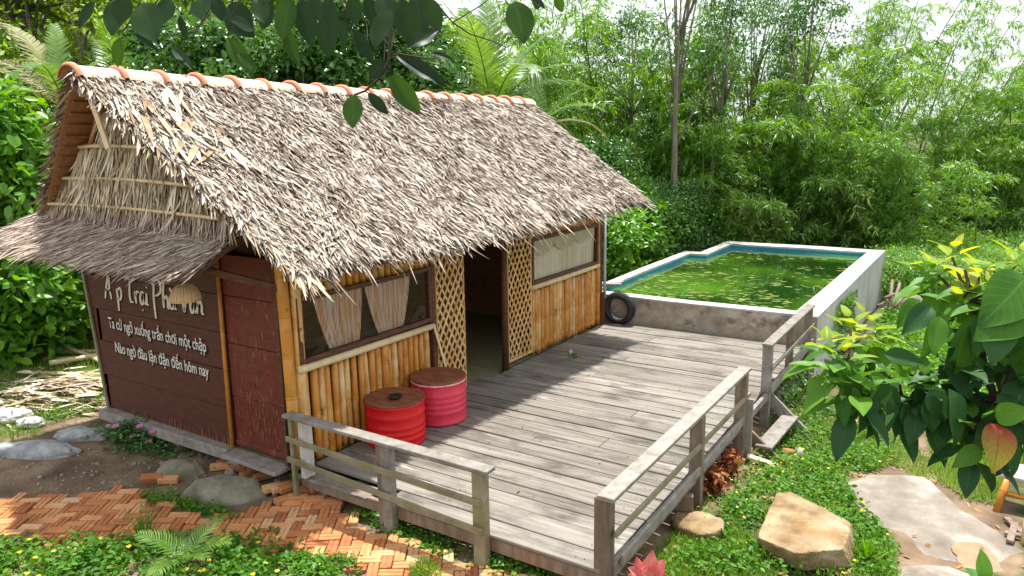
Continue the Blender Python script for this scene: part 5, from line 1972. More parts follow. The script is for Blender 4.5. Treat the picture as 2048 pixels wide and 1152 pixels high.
# periwinkle bush beside the painted panel
fb = empty('flowering_bush', (-2.7, -.25, -.3), 'low dark green bush with pink flowers at the foot of the painted panel', 'bush')
n = 1500
c0 = gp(285, 875, -.25)
x = c0.x+rng.normal(0, .36, n)
y = c0.y+rng.normal(0, .16, n)
hz = rng.random(n)*.30*np.exp(-((x-c0.x)/.55)**2)
P = np.stack([x, y, gz(x, y)+hz+.01], -1)
L = rng.uniform(.045, .09, n)
np_obj('foliage', [leaf_hex(P, rand_unit(n)*np.array([1, 1, .4])+np.array([0, 0, .2]), unit(np.array([0, -.2, 1.])+rng.normal(0, .4, (n, 3))), L, L*.5)], 'leaf_glossy', fb)
for (px, py, rr_) in ((232, 853, .05), (280, 853, .05), (305, 864, .045), (266, 873, .04), (298, 884, .05), (216, 852, .035)):
    c_ = at(px, py, 8.9)
    th = np.arange(5)*2*math.pi/5+random.random()
    D = np.stack([np.cos(th), np.sin(th)*.8-.2, np.full(5, .25)+.2*np.sin(th)], -1)
    np_obj('flower', [leaf_hex(np.tile(np.array(c_), (5, 1)), D, np.tile([.3, -.6, .7], (5, 1)), rr_, rr_*.95, .05)], 'flower_pink', fb)

# grass-like clump, palm seedling, and yellow-green tuft along the bottom
def palm_fronds_mesh(name, L_, nleaf, leafL, droop, lw, curve=1.0, seed=0, taper=.35, vee=.5):
    rr = np.random.default_rng(seed)
    t = np.linspace(0, 1, 12)
    ph = curve*t**1.35
    xx = np.concatenate([[0], np.cumsum(np.cos(ph[:-1])*L_/11)])
    zz_ = np.concatenate([[0], np.cumsum(-np.sin(ph[:-1])*L_/11)])
    m_ = MB().tube([(a_, 0, b_) for a_, b_ in zip(xx, zz_)], list(np.linspace(.022, .005, 12)*L_/3), 5)
    V = [np.array(m_.v)]
    Fq = [np.array([f for f in m_.f if len(f) == 4])]
    o_ = len(m_.v)
    tt = np.linspace(.10, .99, nleaf)
    px = np.interp(tt, t, xx)
    pz = np.interp(tt, t, zz_)
    pa = np.interp(tt, t, ph)
    for s_ in (1, -1):
        P = np.stack([px, np.zeros(nleaf), pz], -1)
        fw = np.stack([np.cos(pa), np.zeros(nleaf), -np.sin(pa)], -1)
        upv = np.stack([np.sin(pa), np.zeros(nleaf), np.cos(pa)], -1)
        sd = np.tile([0, s_*1.0, 0], (nleaf, 1))
        D = unit(sd+fw*(.45+.5*tt[:, None])+upv*vee*(1-tt[:, None])+rr.normal(0, .06, (nleaf, 3)))
        ln = leafL*np.sin(np.pi*(.12+.80*tt))**.7*(1-taper*tt)*rr.uniform(.9, 1.08, nleaf)
        mid = P+D*ln[:, None]*.55
        tip = mid+unit(D+np.array([0, 0, -1.])*droop)*ln[:, None]*.5
        nn = unit(np.cross(D, upv))
        w = lw*np.ones(nleaf)[:, None]
        v = np.stack([P+nn*w*.4, P-nn*w*.4, mid-nn*w*.5, mid+nn*w*.5, tip], 1).reshape(-1, 3)
        b_ = np.arange(nleaf)[:, None]*5+o_
        V.append(v)
        Fq.append(b_+np.array([0, 1, 2, 3]))
        Fq.append(b_+np.array([3, 2, 4]))
        o_ += len(v)
    return np_mesh(name, np.concatenate(V), Fq)


sd = empty('palm_seedling', tuple(gp(372, 1130, -.3)), 'young feathery palm seedling in the weeds below the brick path', 'palm seedling')
sf = palm_fronds_mesh('frond', .50, 20, .20, .35, .014, .9, 5)
for k in range(7):
    link('frond', sf, 'leaf_palm', sd, loc=(0, 0, .02), rot=(random.uniform(-.2, .2), -random.uniform(.5, 1.1), k*2.4+.4))
gt = empty('grass_tuft', tuple(gp(290, 1085, -.3)), 'tall narrow grass tuft growing at the lower edge of the brick path', 'grass tuft')
x, y = np.full(70, 0.)+rng.normal(0, .04, 70)+gt.location.x, rng.normal(0, .04, 70)+gt.location.y
np_obj('blades', [blades(x, y, .22, .42, .014, .42)], 'leaf_palm', gt)
yt = empty('feathery_bush', tuple(gp(850, 1172, -.3)), 'small feathery yellow-green bush on the brick path at the bottom edge', 'bush')
n = 1700
q = rand_unit(n)*rng.random((n, 1))**.5*np.array([.15, .13, .13])
P = q+np.array(yt.location)+np.array([0, 0, .10])
np_obj('foliage', [leaf_quads(P, unit(q+1e-6)+np.array([0, 0, .5])+rng.normal(0, .4, (n, 3)), rand_unit(n), .035, .006)], 'leaf_bright', yt)
wd = empty('strap_leaf_weed', tuple(gp(1730, 1130, -.4)), 'pale strap-leaved weed beside the large boulder', 'weed')
x, y = wd.location.x+rng.normal(0, .03, 26), wd.location.y+rng.normal(0, .03, 26)
np_obj('leaves', [blades(x, y, .16, .34, .034, .5)], 'leaf_bright', wd)
bl = empty('broad_leaf_weed', tuple(at(1985, 1190, 5.2)), 'bright broad-leaved weed poking up at the bottom edge over the slab', 'weed')

# coleus and caladium by the deck
for (px, py, z_, lab, sc_) in ((1425, 990, -.40, 'orange and maroon coleus plant beside the middle railing post', 1.0), (1452, 955, -.42, 'taller dark red coleus plant beside the post near the steps', 1.25)):
    c_ = gp(px, py, z_)
    e = empty('coleus_plant', tuple(c_), lab, 'plant')
    n = 190
    hh = rng.random(n)**.7
    P = np.array(c_)+np.stack([rng.normal(0, .065, n), rng.normal(0, .065, n), .03+.26*sc_*hh], -1)
    L = rng.uniform(.05, .085, n)
    np_obj('foliage', [leaf_hex(P, rand_unit(n)*np.array([1, 1, .3])+np.array([0, 0, -.25]), unit(np.array([0, -.2, 1.])+rng.normal(0, .4, (n, 3))), L, L*.62, .2)], 'coleus_leaf', e)
    obj('stem', MB().tube([c_, c_+Vector((.01, 0, .25*sc_))], .008, 6), 'twig_bark', e)


def broad_leaf(name, L_, W_, fold=.18, droop=.25, wave=.012, shape=.46, seed=0, nx_=3, ny_=9):
    """leaf blade in local x (along) / y (across) / z (up), origin at its stalk end, with UVs"""
    rr = random.Random(seed)
    V, UV, Fq = [], [], []
    for j in range(ny_+1):
        t = j/ny_
        w = math.sin(math.pi*min(1, t)**shape*.999+.0)**.85 if t > 0 else .03
        w = max(.02, (math.sin(math.pi*t**(.75 if shape < .5 else .95)))**.8)
        for i in range(-nx_, nx_+1):
            s_ = i/nx_
            y_ = s_*W_*.5*w
            quilt = wave*math.sin((t*8-abs(s_)*2.2)*math.pi*2)*abs(s_)*(1-abs(s_))*3
            z_ = fold*abs(y_)-droop*L_*t*t+quilt+.02*L_*math.sin(t*9+rr.uniform(-.2, .2))*abs(s_)
            V.append((L_*t, y_, z_))
            UV.append((.5+.5*s_, t))
    m_ = 2*nx_+1
    for j in range(ny_):
        for i in range(2*nx_):
            Fq.append((j*m_+i, j*m_+i+1, (j+1)*m_+i+1, (j+1)*m_+i))
    me = np_mesh(name, np.array(V), np.array(Fq), True)
    uv = me.uv_layers.new(name='UVMap')
    li = np.empty(len(me.loops), dtype=np.int32)
    me.loops.foreach_get('vertex_index', li)
    uv.data.foreach_set('uv', np.array(UV, dtype=np.float32)[li].ravel())
    return me


def place_leaf(me, mat, parent, base, axis, up, scale=1.0, name='leaf', wscale=1.0):
    a_ = Vector(axis).normalized()
    n_ = Vector(up)
    n_ = (n_-a_*n_.dot(a_))
    if n_.length < 1e-4:
        n_ = a_.orthogonal()
    n_.normalize()
    s_ = n_.cross(a_)
    M_ = Matrix((a_*scale, s_*scale*wscale, n_*scale)).transposed().to_4x4()
    M_.translation = Vector(base)-Vector(ORG[parent.name])
    o = bpy.data.objects.new(name, me)
    COL.objects.link(o)
    if not me.materials:
        me.materials.append(None)
    o.parent = parent
    o.matrix_local = M_
    o.material_slots[0].link = 'OBJECT'
    o.material_slots[0].material = MATS[mat]
    return o


ca_me = broad_leaf('leaf', 1.0, .62, .35, .18, .02, seed=3)
cb = gp(1290, 1168, -.35)
cal = empty('caladium_plant', tuple(cb), 'pink and red leaved plant at the foot of the front railing post', 'plant')
for (px, py, tx, ty, s_) in ((1275, 1150, 1248, 1122, .15), (1282, 1150, 1272, 1108, .16), (1300, 1148, 1305, 1098, .20), (1310, 1152, 1330, 1115, .19), (1295, 1165, 1290, 1130, .18), (1318, 1160, 1322, 1128, .16), (1270, 1165, 1255, 1140, .14), (1283, 1135, 1297, 1122, .10)):
    b_ = at(px, py, 5.75)
    t_ = at(tx, ty, 5.65+random.uniform(-.1, .1))
    place_leaf(ca_me, 'caladium_leaf', cal, b_, t_-b_, (.2, -.6, .7), s_, wscale=.9)
    obj('stem', MB().tube([cb, (cb+b_)/2+Vector((0, 0, .02)), b_], .005, 5), 'coleus_leaf', cal)
bw = broad_leaf('leaf', 1.0, .60, .3, .3, .02, seed=8)
for a_, up_, s_ in ((2.4, .5, .24), (.6, .8, .22), (4.2, .4, .22)):
    place_leaf(bw, 'shrub_leaf', bl, Vector(bl.location)+Vector((0, 0, .02)), (math.cos(a_), math.sin(a_), up_), (0, 0, 1), s_)
place_leaf(bw, 'shrub_leaf', bl, at(1965, 1160, 5.1), CU*.9+CS*.1, -Vector(CF), .20)

# ------------------------------------------------------------------ big-leaved shrub in front, right
sh = empty('broadleaf_shrub', (6.75, -1.6, 1.0), 'large-leaved green shrub with bright new leaves leaning in from the right', 'shrub')
L1 = [broad_leaf('leaf', 1.0, .56, .30, .28, .016, seed=s_) for s_ in (1, 2)] + [broad_leaf('leaf', 1.0, .62, .16, .40, .022, seed=4), broad_leaf('leaf', 1.0, .50, .42, .12, .014, seed=5)]
VF, VS, VU = Vector(CF), Vector(CS), Vector(CU)


def rosette(apex, n_, L0, L1_, mats, tilt=0.0, name='leaf'):
    """leaves spiral down a shoot: short pale ones at the tip, long drooping ones below"""
    for k in range(n_):
        f = k/max(1, n_-1)
        th = k*2.39996+tilt
        el = .95-1.75*f+random.uniform(-.15, .15)
        d_ = Vector((math.cos(th)*math.cos(el), math.sin(th)*math.cos(el), math.sin(el)))
        base = Vector(apex)+Vector((0, 0, -.13*f))+d_*.012
        ln = (L0+(L1_-L0)*min(1, f*1.6))*random.uniform(.74, .98)
        mt = mats[min(len(mats)-1, int(f*len(mats)+random.uniform(-.35, .35)))] if f > 0 else mats[0]
        upv = Vector((0, 0, 1))+d_*.2
        obj_ = place_leaf(random.choice(L1), mt, sh, base+d_*.03, d_, upv, ln, wscale=random.uniform(.8, 1.0))


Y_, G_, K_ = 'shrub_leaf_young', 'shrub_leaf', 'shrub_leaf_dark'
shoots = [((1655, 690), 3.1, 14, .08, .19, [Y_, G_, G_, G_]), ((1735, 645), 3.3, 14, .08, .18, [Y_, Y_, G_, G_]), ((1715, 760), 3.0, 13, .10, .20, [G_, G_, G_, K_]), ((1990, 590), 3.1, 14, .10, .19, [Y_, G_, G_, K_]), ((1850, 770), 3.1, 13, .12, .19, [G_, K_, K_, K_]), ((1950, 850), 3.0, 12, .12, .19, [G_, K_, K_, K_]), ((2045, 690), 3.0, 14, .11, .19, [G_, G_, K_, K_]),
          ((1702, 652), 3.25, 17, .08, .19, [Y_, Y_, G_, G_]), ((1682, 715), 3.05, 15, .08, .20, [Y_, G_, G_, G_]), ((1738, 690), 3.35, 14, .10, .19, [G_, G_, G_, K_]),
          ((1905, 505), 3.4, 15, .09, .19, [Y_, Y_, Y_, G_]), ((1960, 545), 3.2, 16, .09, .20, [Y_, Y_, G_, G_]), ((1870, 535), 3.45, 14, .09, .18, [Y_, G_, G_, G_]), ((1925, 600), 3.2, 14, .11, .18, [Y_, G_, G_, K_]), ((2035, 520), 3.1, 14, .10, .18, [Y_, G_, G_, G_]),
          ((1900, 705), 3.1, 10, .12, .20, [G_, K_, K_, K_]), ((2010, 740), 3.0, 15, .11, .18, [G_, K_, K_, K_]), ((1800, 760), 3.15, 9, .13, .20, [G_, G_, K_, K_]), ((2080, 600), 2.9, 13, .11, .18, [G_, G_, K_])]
node = at(1990, 800, 3.05)
root = at(2140, 960, 3.0)
root.z = 1.0
obj('branch', MB().tube([(6.9, -1.3, -.3), root, at(2060, 850, 3.0), node], [.045, .035, .026, .018], 8), 'trunk_bark', sh, True)
stem2 = [node, at(1900, 790, 3.1), at(1810, 800, 3.15), at(1745, 760, 3.2), at(1700, 690, 3.2)]
obj('branch', MB().tube(stem2, [.018, .014, .012, .010, .006], 7), 'twig_bark', sh, True)
obj('branch', MB().tube([node, at(1960, 690, 3.1), at(1945, 600, 3.15), at(1930, 540, 3.2)], [.016, .012, .010, .006], 7), 'twig_bark', sh, True)
for (p_, d_, n_, l0, l1, ms) in shoots:
    ap = at(*p_, d_)
    rosette(ap, n_, l0, l1, ms, random.uniform(0, 6))
    ref = min([node]+stem2[1:]+[at(1945, 600, 3.15), at(2060, 850, 3.0)], key=lambda q: (q-ap).length)
    obj('twig', MB().tube([ref, (ref+ap)/2+Vector((0, 0, -.03)), ap+Vector((0, 0, -.02))], [.010, .008, .005], 6), 'twig_bark', sh)
# hanging leaves along the lower stem
hang = [(1755, 790, 1740, 880, K_), (1795, 800, 1800, 875, K_), (1830, 800, 1822, 872, K_), (1862, 790, 1868, 868, K_), (1900, 790, 1925, 900, K_), (1945, 790, 1950, 930, G_), (1975, 800, 1985, 900, K_), (1890, 730, 1960, 800, K_), (1930, 720, 1985, 790, K_), (1725, 755, 1700, 840, G_), (1705, 735, 1690, 800, G_),
        (1780, 720, 1845, 745, G_), (1990, 830, 1960, 905, K_), (2030, 800, 2045, 900, K_), (2040, 750, 2060, 860, K_), (1880, 800, 1895, 880, K_), (2020, 880, 2040, 960, K_), (1960, 895, 1915, 930, G_), (1985, 810, 1985, 880, K_),
        (1745, 740, 1760, 830, G_), (1775, 765, 1775, 850, K_), (1915, 760, 1900, 850, K_), (1850, 770, 1840, 850, K_), (2005, 770, 2020, 860, K_), (2030, 700, 2010, 800, K_), (2050, 660, 2055, 770, G_), (1950, 640, 1935, 750, G_), (1880, 620, 1862, 720, G_), (1840, 600, 1800, 650, G_), (2040, 600, 2000, 680, G_)]
hang += [(a_+random.uniform(-26, 26), b_+random.uniform(-14, 14), c_+random.uniform(-34, 34), d_+random.uniform(-20, 14), K_ if m_ == K_ else random.choice([G_, G_, K_])) for (a_, b_, c_, d_, m_) in hang]
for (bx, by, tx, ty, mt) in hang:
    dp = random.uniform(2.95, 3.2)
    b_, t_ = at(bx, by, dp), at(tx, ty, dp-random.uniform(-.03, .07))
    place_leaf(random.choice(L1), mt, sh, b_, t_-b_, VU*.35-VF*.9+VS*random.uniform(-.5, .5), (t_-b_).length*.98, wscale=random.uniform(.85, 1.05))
for (bx, by, tx, ty, mt, s_) in ((1995, 848, 2008, 925, 'shrub_leaf_turning', 1.05), (1990, 832, 2046, 822, G_, 1.0), (2050, 555, 2005, 620, G_, 1.15), (2052, 600, 2000, 650, G_, 1.15), (1995, 610, 2010, 700, K_, 1.1)):
    b_, t_ = at(bx, by, 2.9), at(tx, ty, 2.78)
    place_leaf(L1[2], mt, sh, b_, t_-b_, VU*.3-VF*.9, (t_-b_).length*s_, wscale=1.15)

# ------------------------------------------------------------------ branch hanging into the top of the view
br = empty('overhanging_branch', (4.3, -3.3, 3.9), 'dark leafy branch hanging down over the top of the view in front of the roof', 'branch')
BLV = [broad_leaf('leaf', 1.0, .46, .28, .14, .010, shape=.6, seed=s_) for s_ in (11, 12, 13)]
brl = [(190, 2, 155, 52, 18), (240, -2, 220, 64, 32), (250, -8, 238, 46, 34), (285, 8, 306, 74, 38), (342, -2, 316, 48, 26), (266, 68, 319, 100, 16), (240, 74, 232, 136, 24), (405, -4, 398, 32, 24), (456, 10, 500, 68, 40), (515, -8, 528, 42, 24), (460, 40, 512, 56, 40),
       (582, -12, 560, 78, 44), (570, 50, 594, 132, 28), (602, -4, 622, 90, 42), (660, -6, 662, 102, 32), (690, 18, 684, 106, 26), (702, 58, 746, 122, 26), (760, -8, 792, 52, 54), (800, -4, 832, 98, 52), (832, -8, 848, 62, 46), (735, -4, 752, 48, 40), (815, 96, 878, 54, 28),
       (772, 120, 734, 156, 30), (788, 106, 892, 166, 26), (778, 150, 840, 226, 40), (736, 186, 776, 228, 22), (708, 190, 703, 252, 34), (455, 76, 500, 142, 30), (476, 108, 512, 136, 24), (1030, 2, 1050, 80, 46), (1075, -10, 1074, 20, 22), (1110, -14, 1126, 26, 20), (862, 106, 908, 118, 12),
       (620, -10, 640, 40, 30), (545, 0, 520, 60, 30), (430, -5, 445, 40, 28), (780, 20, 745, 90, 40), (850, -6, 880, 60, 40), (640, 40, 655, 118, 30), (1050, -16, 1092, 14, 20), (700, -10, 716, 50, 40), (360, 30, 372, 80, 18), (345, 98, 384, 132, 12)]
for k, (bx, by, tx, ty, w_) in enumerate(brl):
    dep = 2.05+.25*math.sin(k*1.7)
    b_, t_ = at(bx, by, dep), at(tx, ty, dep-random.uniform(-.05, .07))
    ln = (t_-b_).length
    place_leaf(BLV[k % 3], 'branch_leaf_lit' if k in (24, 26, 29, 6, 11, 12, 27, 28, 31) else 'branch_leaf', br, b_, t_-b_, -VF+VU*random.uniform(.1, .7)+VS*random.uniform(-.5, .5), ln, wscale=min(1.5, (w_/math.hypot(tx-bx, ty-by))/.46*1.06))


def twig(pts, dep, r0, r1):
    q = [at(a_, b_, dep) for a_, b_ in pts]
    n_ = len(q)
    obj('twig', MB().tube(q, [r0+(r1-r0)*i/(n_-1) for i in range(n_)], 6), 'twig_bark', br, True)


twig([(800, -70), (785, 20), (779, 100), (776, 128), (755, 160), (730, 182), (708, 190)], 2.05, .0055, .003)
twig([(779, 112), (800, 108), (860, 118), (900, 112)], 2.05, .003, .002)
twig([(776, 128), (782, 148)], 2.05, .003, .002)
twig([(730, 182), (740, 188)], 2.05, .002, .0015)
twig([(840, -10), (880, 15), (905, 45), (940, 68), (985, 82), (1012, 94)], 2.3, .003, .0015)
twig([(905, 45), (960, 12), (1000, -20)], 2.3, .002, .0015)
twig([(300, -40), (262, 40), (248, 60), (232, 66)], 2.2, .003, .002)
twig([(330, -30), (310, 10), (268, 62)], 2.2, .003, .002)
twig([(600, -60), (575, 0), (566, 55)], 2.2, .004, .002)
twig([(430, -50), (425, 10), (400, 50), (345, 72), (330, 70)], 2.3, .003, .0015)
twig([(425, 20), (368, 92), (350, 100)], 2.3, .002, .0015)
twig([(660, -60), (690, 20), (700, 60)], 2.15, .003, .002)
twig([(1035, -50), (1030, 4)], 2.2, .002, .0015)
twig([(520, -70), (480, 0), (460, 40), (455, 78)], 2.2, .003, .002)

# ------------------------------------------------------------------ background vegetation


def bamboo(seed, H, bend, dens, base_fol=.12, leafL=(.15, .24), r0=.035, dark=False, blen=(.5, 1.2)):
    """one culm with its leafy side branches; returns (culm MB, leaf parts)"""
    r_ = np.random.default_rng(seed)
    t = np.linspace(0, 1, 14)
    ang_ = bend*t**1.6
    dx = np.concatenate([[0], np.cumsum(np.sin(ang_[:-1])*H/13)])
    dz_ = np.concatenate([[0], np.cumsum(np.cos(ang_[:-1])*H/13)])
    wob = np.cumsum(r_.normal(0, .02, 14))
    m_ = MB().tube([(a_, w_, b_) for a_, b_, w_ in zip(dx, dz_, wob)], list(np.linspace(r0, .006, 14)), 6)
    nb_ = int(H/.30*dens)
    Ps, Ds, Ls = [], [], []
    for k in range(nb_):
        tt = base_fol+(1-base_fol)*r_.random()**.85
        p = np.array([np.interp(tt, t, dx), np.interp(tt, t, wob), np.interp(tt, t, dz_)])
        az = r_.uniform(0, 6.283)
        d_ = np.array([math.cos(az), math.sin(az), r_.uniform(.1, 1.1)])
        d_ /= np.linalg.norm(d_)
        bl_ = r_.uniform(*blen)*(1-.45*tt)
        nseg = 5
        q = [p]
        dd_ = d_.copy()
        for i in range(nseg):
            q.append(q[-1]+dd_*bl_/nseg)
            dd_ = dd_+np.array([0, 0, -.30])
            dd_ /= np.linalg.norm(dd_)
        q = np.array(q)
        m_.tube([tuple(v) for v in q[::2]]+[tuple(q[-1])], .005, 3, caps=False)
        nl = int(r_.uniform(20, 34)*bl_/.8)
        s_ = r_.random(nl)**.7*nseg
        i0 = np.minimum(s_.astype(int), nseg-1)
        P = q[i0]+(q[i0+1]-q[i0])*(s_-i0)[:, None]
        bd = unit(q[i0+1]-q[i0])
        D = bd*.7+r_.normal(0, .55, (nl, 3))+np.array([0, 0, -.35])
        Ps.append(P+r_.normal(0, .02, (nl, 3)))
        Ds.append(D)
        Ls.append(r_.uniform(leafL[0], leafL[1], nl))
    P, D, L = np.concatenate(Ps), np.concatenate(Ds), np.concatenate(Ls)
    N_ = unit(np.array([0, 0, 1.])+r_.normal(0, .5, (len(P), 3)))
    return m_, leaf_quads(P, D, N_, L, L*.15)


def plant_proto(name, label, cat, group, woody, wmat, fol, fmat, wname='trunk', fname='crown', park=(0, -60, -30)):
    e = bpy.data.objects.new(name, None)
    COL.objects.link(e)
    e.location = park
    tag(e, label, cat, group)
    if woody is not None:
        link(wname, woody.mesh(wname, smooth=True), wmat, e)
    V, F_ = merge(fol)
    link(fname, np_mesh(fname, V, F_), fmat, e)
    return e


USED = set()


def put(proto, x, y, rz=None, s_=1.0, tilt=(0, 0), dz=0.0, label=None):
    o = proto if proto.name not in USED else copy_tree(proto)
    USED.add(proto.name)
    USED.add(o.name)
    o.location = (x, y, float(gz(x, y))-.05+dz)
    o.rotation_euler = (tilt[0], tilt[1], random.uniform(0, 6.283) if rz is None else rz)
    o.scale = (s_, s_, s_*random.uniform(.93, 1.07))
    if label:
        o['label'] = label
    return o


BG = 'bamboo behind the pool'
tallb = []
for k, (H, bend, dens) in enumerate(((8.5, .55, 2.6), (9.0, .75, 2.4), (7.8, .9, 2.8), (9.5, .45, 2.2))):
    m_, lf = bamboo(100+k, H, bend, dens, .18, (.13, .24), .042)
    tallb.append(plant_proto('bamboo', 'tall slender bamboo with fine green leaves rising behind the pool', 'bamboo', 'tall bamboo behind the pool', m_, 'culm_green', [lf], 'leaf_bamboo', 'culm', 'foliage'))
archb = []
for k, (H, bend, dens) in enumerate(((5.6, 1.5, 5.2), (5.0, 1.8, 5.6), (6.2, 1.3, 5.0), (4.4, 2.0, 6.0), (5.2, 1.1, 5.6))):
    m_, lf = bamboo(200+k, H, bend, dens, .05, (.14, .25), .032, blen=(.6, 1.3))
    archb.append(plant_proto('bamboo', 'dense arching bamboo with drooping bright leaves behind the pool', 'bamboo', 'arching bamboo behind the pool', m_, 'culm_green', [lf], 'leaf_bamboo', 'culm', 'foliage'))
darkb = []
for k, (H, bend, dens) in enumerate(((2.6, 1.6, 8.5), (3.0, 1.9, 8.0))):
    m_, lf = bamboo(300+k, H, bend, dens, .0, (.16, .28), .022, blen=(.6, 1.2))
    darkb.append(plant_proto('bamboo', 'low dark bamboo clump with some dry leaves along the pool edge', 'bamboo', 'low bamboo along the pool edge', m_, 'dark_bark', [lf], 'leaf_bamboo_dark', 'culm', 'foliage'))


def away(px, d):
    """ground position seen in column px at distance d along the view"""
    r_ = ray(px, 576)
    h = math.hypot(r_[0], r_[1])
    return CX[0]+r_[0]*d, CX[1]+r_[1]*d


# low dark row right behind the pool
for px in range(1290, 1990, 44):
    x, y = away(px+random.uniform(-14, 14), 22.3+random.uniform(-.6, 1.0)+max(0, (1480-px)/260)*-.6)
    put(random.choice(darkb), x, y, s_=random.uniform(.9, 1.25))
# dense arching mass
for row, (d0, n_) in enumerate(((23.5, 26), (25.5, 26), (28.5, 24))):
    for k in range(n_):
        px = 1130+(2180-1130)*(k+random.uniform(-.4, .4))/(n_-1)
        x, y = away(px, d0+random.uniform(-.9, .9))
        put(random.choice(archb), x, y, s_=random.uniform(.92, 1.22)*(1.0+.10*row))
# tall airy culms, leaning to the right at the right-hand end
for k in range(34):
    px = 1080+(2120-1080)*(k+random.uniform(-.4, .4))/33
    x, y = away(px, random.uniform(24, 31))
    lean = .12+.30*smooth01((px-1650)/300)
    # rotate so that the bend goes to the view's right
    put(random.choice(tallb), x, y, rz=math.atan2(CS[1], CS[0])+random.uniform(-.7, .7) if px > 1500 else None, s_=random.uniform(.85, 1.08), tilt=(random.uniform(-.05, .05), float(lean*.5) if px > 1600 else random.uniform(-.06, .08)))


for k in range(16):
    px = 1690+(2120-1690)*(k+random.uniform(-.4, .4))/15
    x, y = away(px, random.uniform(22.5, 27))
    put(random.choice(tallb), x, y, rz=math.atan2(CS[1], CS[0])+random.uniform(-.35, .35), s_=random.uniform(.75, 1.0), tilt=(random.uniform(-.05, .05), random.uniform(.10, .30)))
for k in range(30):
    x, y = away(960+720*k/29+random.uniform(-20, 20), random.uniform(22.5, 28))
    put(random.choice(archb), x, y, s_=random.uniform(1.15, 1.55))
for k in range(9):
    x, y = away(1060+24*k+random.uniform(-10, 10), random.uniform(25, 29))
    put(random.choice(tallb), x, y, s_=random.uniform(.85, 1.0))
for k in range(12):
    x, y = away(random.uniform(1400, 1900), random.uniform(25, 29))
    put(random.choice(tallb), x, y, s_=random.uniform(.9, 1.1))


def blob_tree(seed, H, spread, nclump, per, leafL, wr, trunk_r, z0f=.35, csize=(.5, 1.0), flat=.75, leaf=leaf_hex, droopy=.25, el0=-.5):
    """trunk, limbs and a crown of leaf clumps with gaps between them"""
    r_ = np.random.default_rng(seed)
    m_ = MB()
    top_ = np.array([r_.normal(0, .12)*H*.3, r_.normal(0, .12)*H*.3, H*.78])
    tr_ = [np.array([0, 0, -.2]), top_*.35+r_.normal(0, .06, 3), top_*.7+r_.normal(0, .08, 3), top_]
    m_.tube([tuple(p) for p in tr_], [trunk_r, trunk_r*.8, trunk_r*.5, trunk_r*.25], 8)
    Ps, Ds, Ns = [], [], []
    for k in range(nclump):
        az, el = r_.uniform(0, 6.283), r_.uniform(el0, 1.35)
        rad = spread*r_.uniform(.45, 1.0)
        hz_ = H*(z0f+(1-z0f)*.5)+math.sin(el)*H*(1-z0f)*.5
        c_ = np.array([math.cos(az)*math.cos(el)*rad, math.sin(az)*math.cos(el)*rad, hz_])
        j = tr_[1]+(tr_[3]-tr_[1])*r_.uniform(.15, .95)
        if k % 2 == 0:
            m_.tube([tuple(j), tuple((j+c_)/2+np.array([0, 0, .1])), tuple(c_)], [trunk_r*.35, trunk_r*.2, trunk_r*.08], 5)
        cs = r_.uniform(*csize)
        n_ = int(per*cs/csize[1])
        q = r_.normal(size=(n_, 3))
        q = unit(q)*r_.random((n_, 1))**.45*cs*np.array([1, 1, flat])
        Ps.append(c_+q)
        Ds.append(unit(q)*.7+r_.normal(0, .5, (n_, 3))+np.array([0, 0, -droopy]))
        Ns.append(unit(np.array([0, 0, 1.])+.6*unit(q)+r_.normal(0, .4, (n_, 3))))
    P, D, N_ = np.concatenate(Ps), np.concatenate(Ds), np.concatenate(Ns)
    L = r_.uniform(leafL[0], leafL[1], len(P))
    return m_, leaf(P, D, N_, L, L*wr)


# glossy round-leaved trees behind the roof
gl_ = []
for k in range(3):
    m_, lf = blob_tree(400+k, 6.6, 2.1, 44, 230, (.13, .21), .55, .14, .2, (.5, .95))
    gl_.append(plant_proto('glossy_tree', 'dark glossy-leaved tree behind the thatched roof', 'tree', 'dark trees behind the roof', m_, 'trunk_bark', [lf], 'leaf_glossy'))
for px, d, w_ in ((390, 19, 'just right of the yellow-green palm'), (450, 17.5, 'behind the third and fourth ridge tiles'), (560, 18.2, 'behind the middle of the near half of the ridge'), (650, 17.4, 'behind the middle of the ridge'), (760, 18.0, 'behind the lowest hanging twig'), (840, 20.5, 'beside the upright palm fronds')):
    x, y = away(px, d)
    put(gl_[int(px) % 3], x, y, s_=random.uniform(.92, 1.05), label='dark glossy-leaved tree '+w_)
# pale distant trees at upper left and behind everything
ft = []
for k in range(3):
    m_, lf = blob_tree(500+k, 9.0, 3.0, 60, 250, (.16, .30), .42, .2, .15, (.7, 1.5), leaf=leaf_quads)
    ft.append(plant_proto('far_tree', 'tall yellow-green tree rising behind the hut and palms', 'tree', 'yellow-green trees behind the hut', m_, 'trunk_bark', [lf], 'leaf_far'))
for px, d, s_ in ((-120, 23, 1.0), (15, 22, .98), (120, 23.5, 1.0), (230, 23, .95), (330, 29, 1.1), (470, 30, 1.1), (620, 31, .98), (760, 32, 1.05), (930, 32, .86), (1050, 33, .72), (1180, 36, .72), (60, 34, 1.3), (200, 35, 1.3), (400, 36, 1.3), (-200, 33, 1.2), (-330, 27, 1.1)):
    x, y = away(px, d)
    put(ft[int(abs(px)) % 3], x, y, s_=s_)
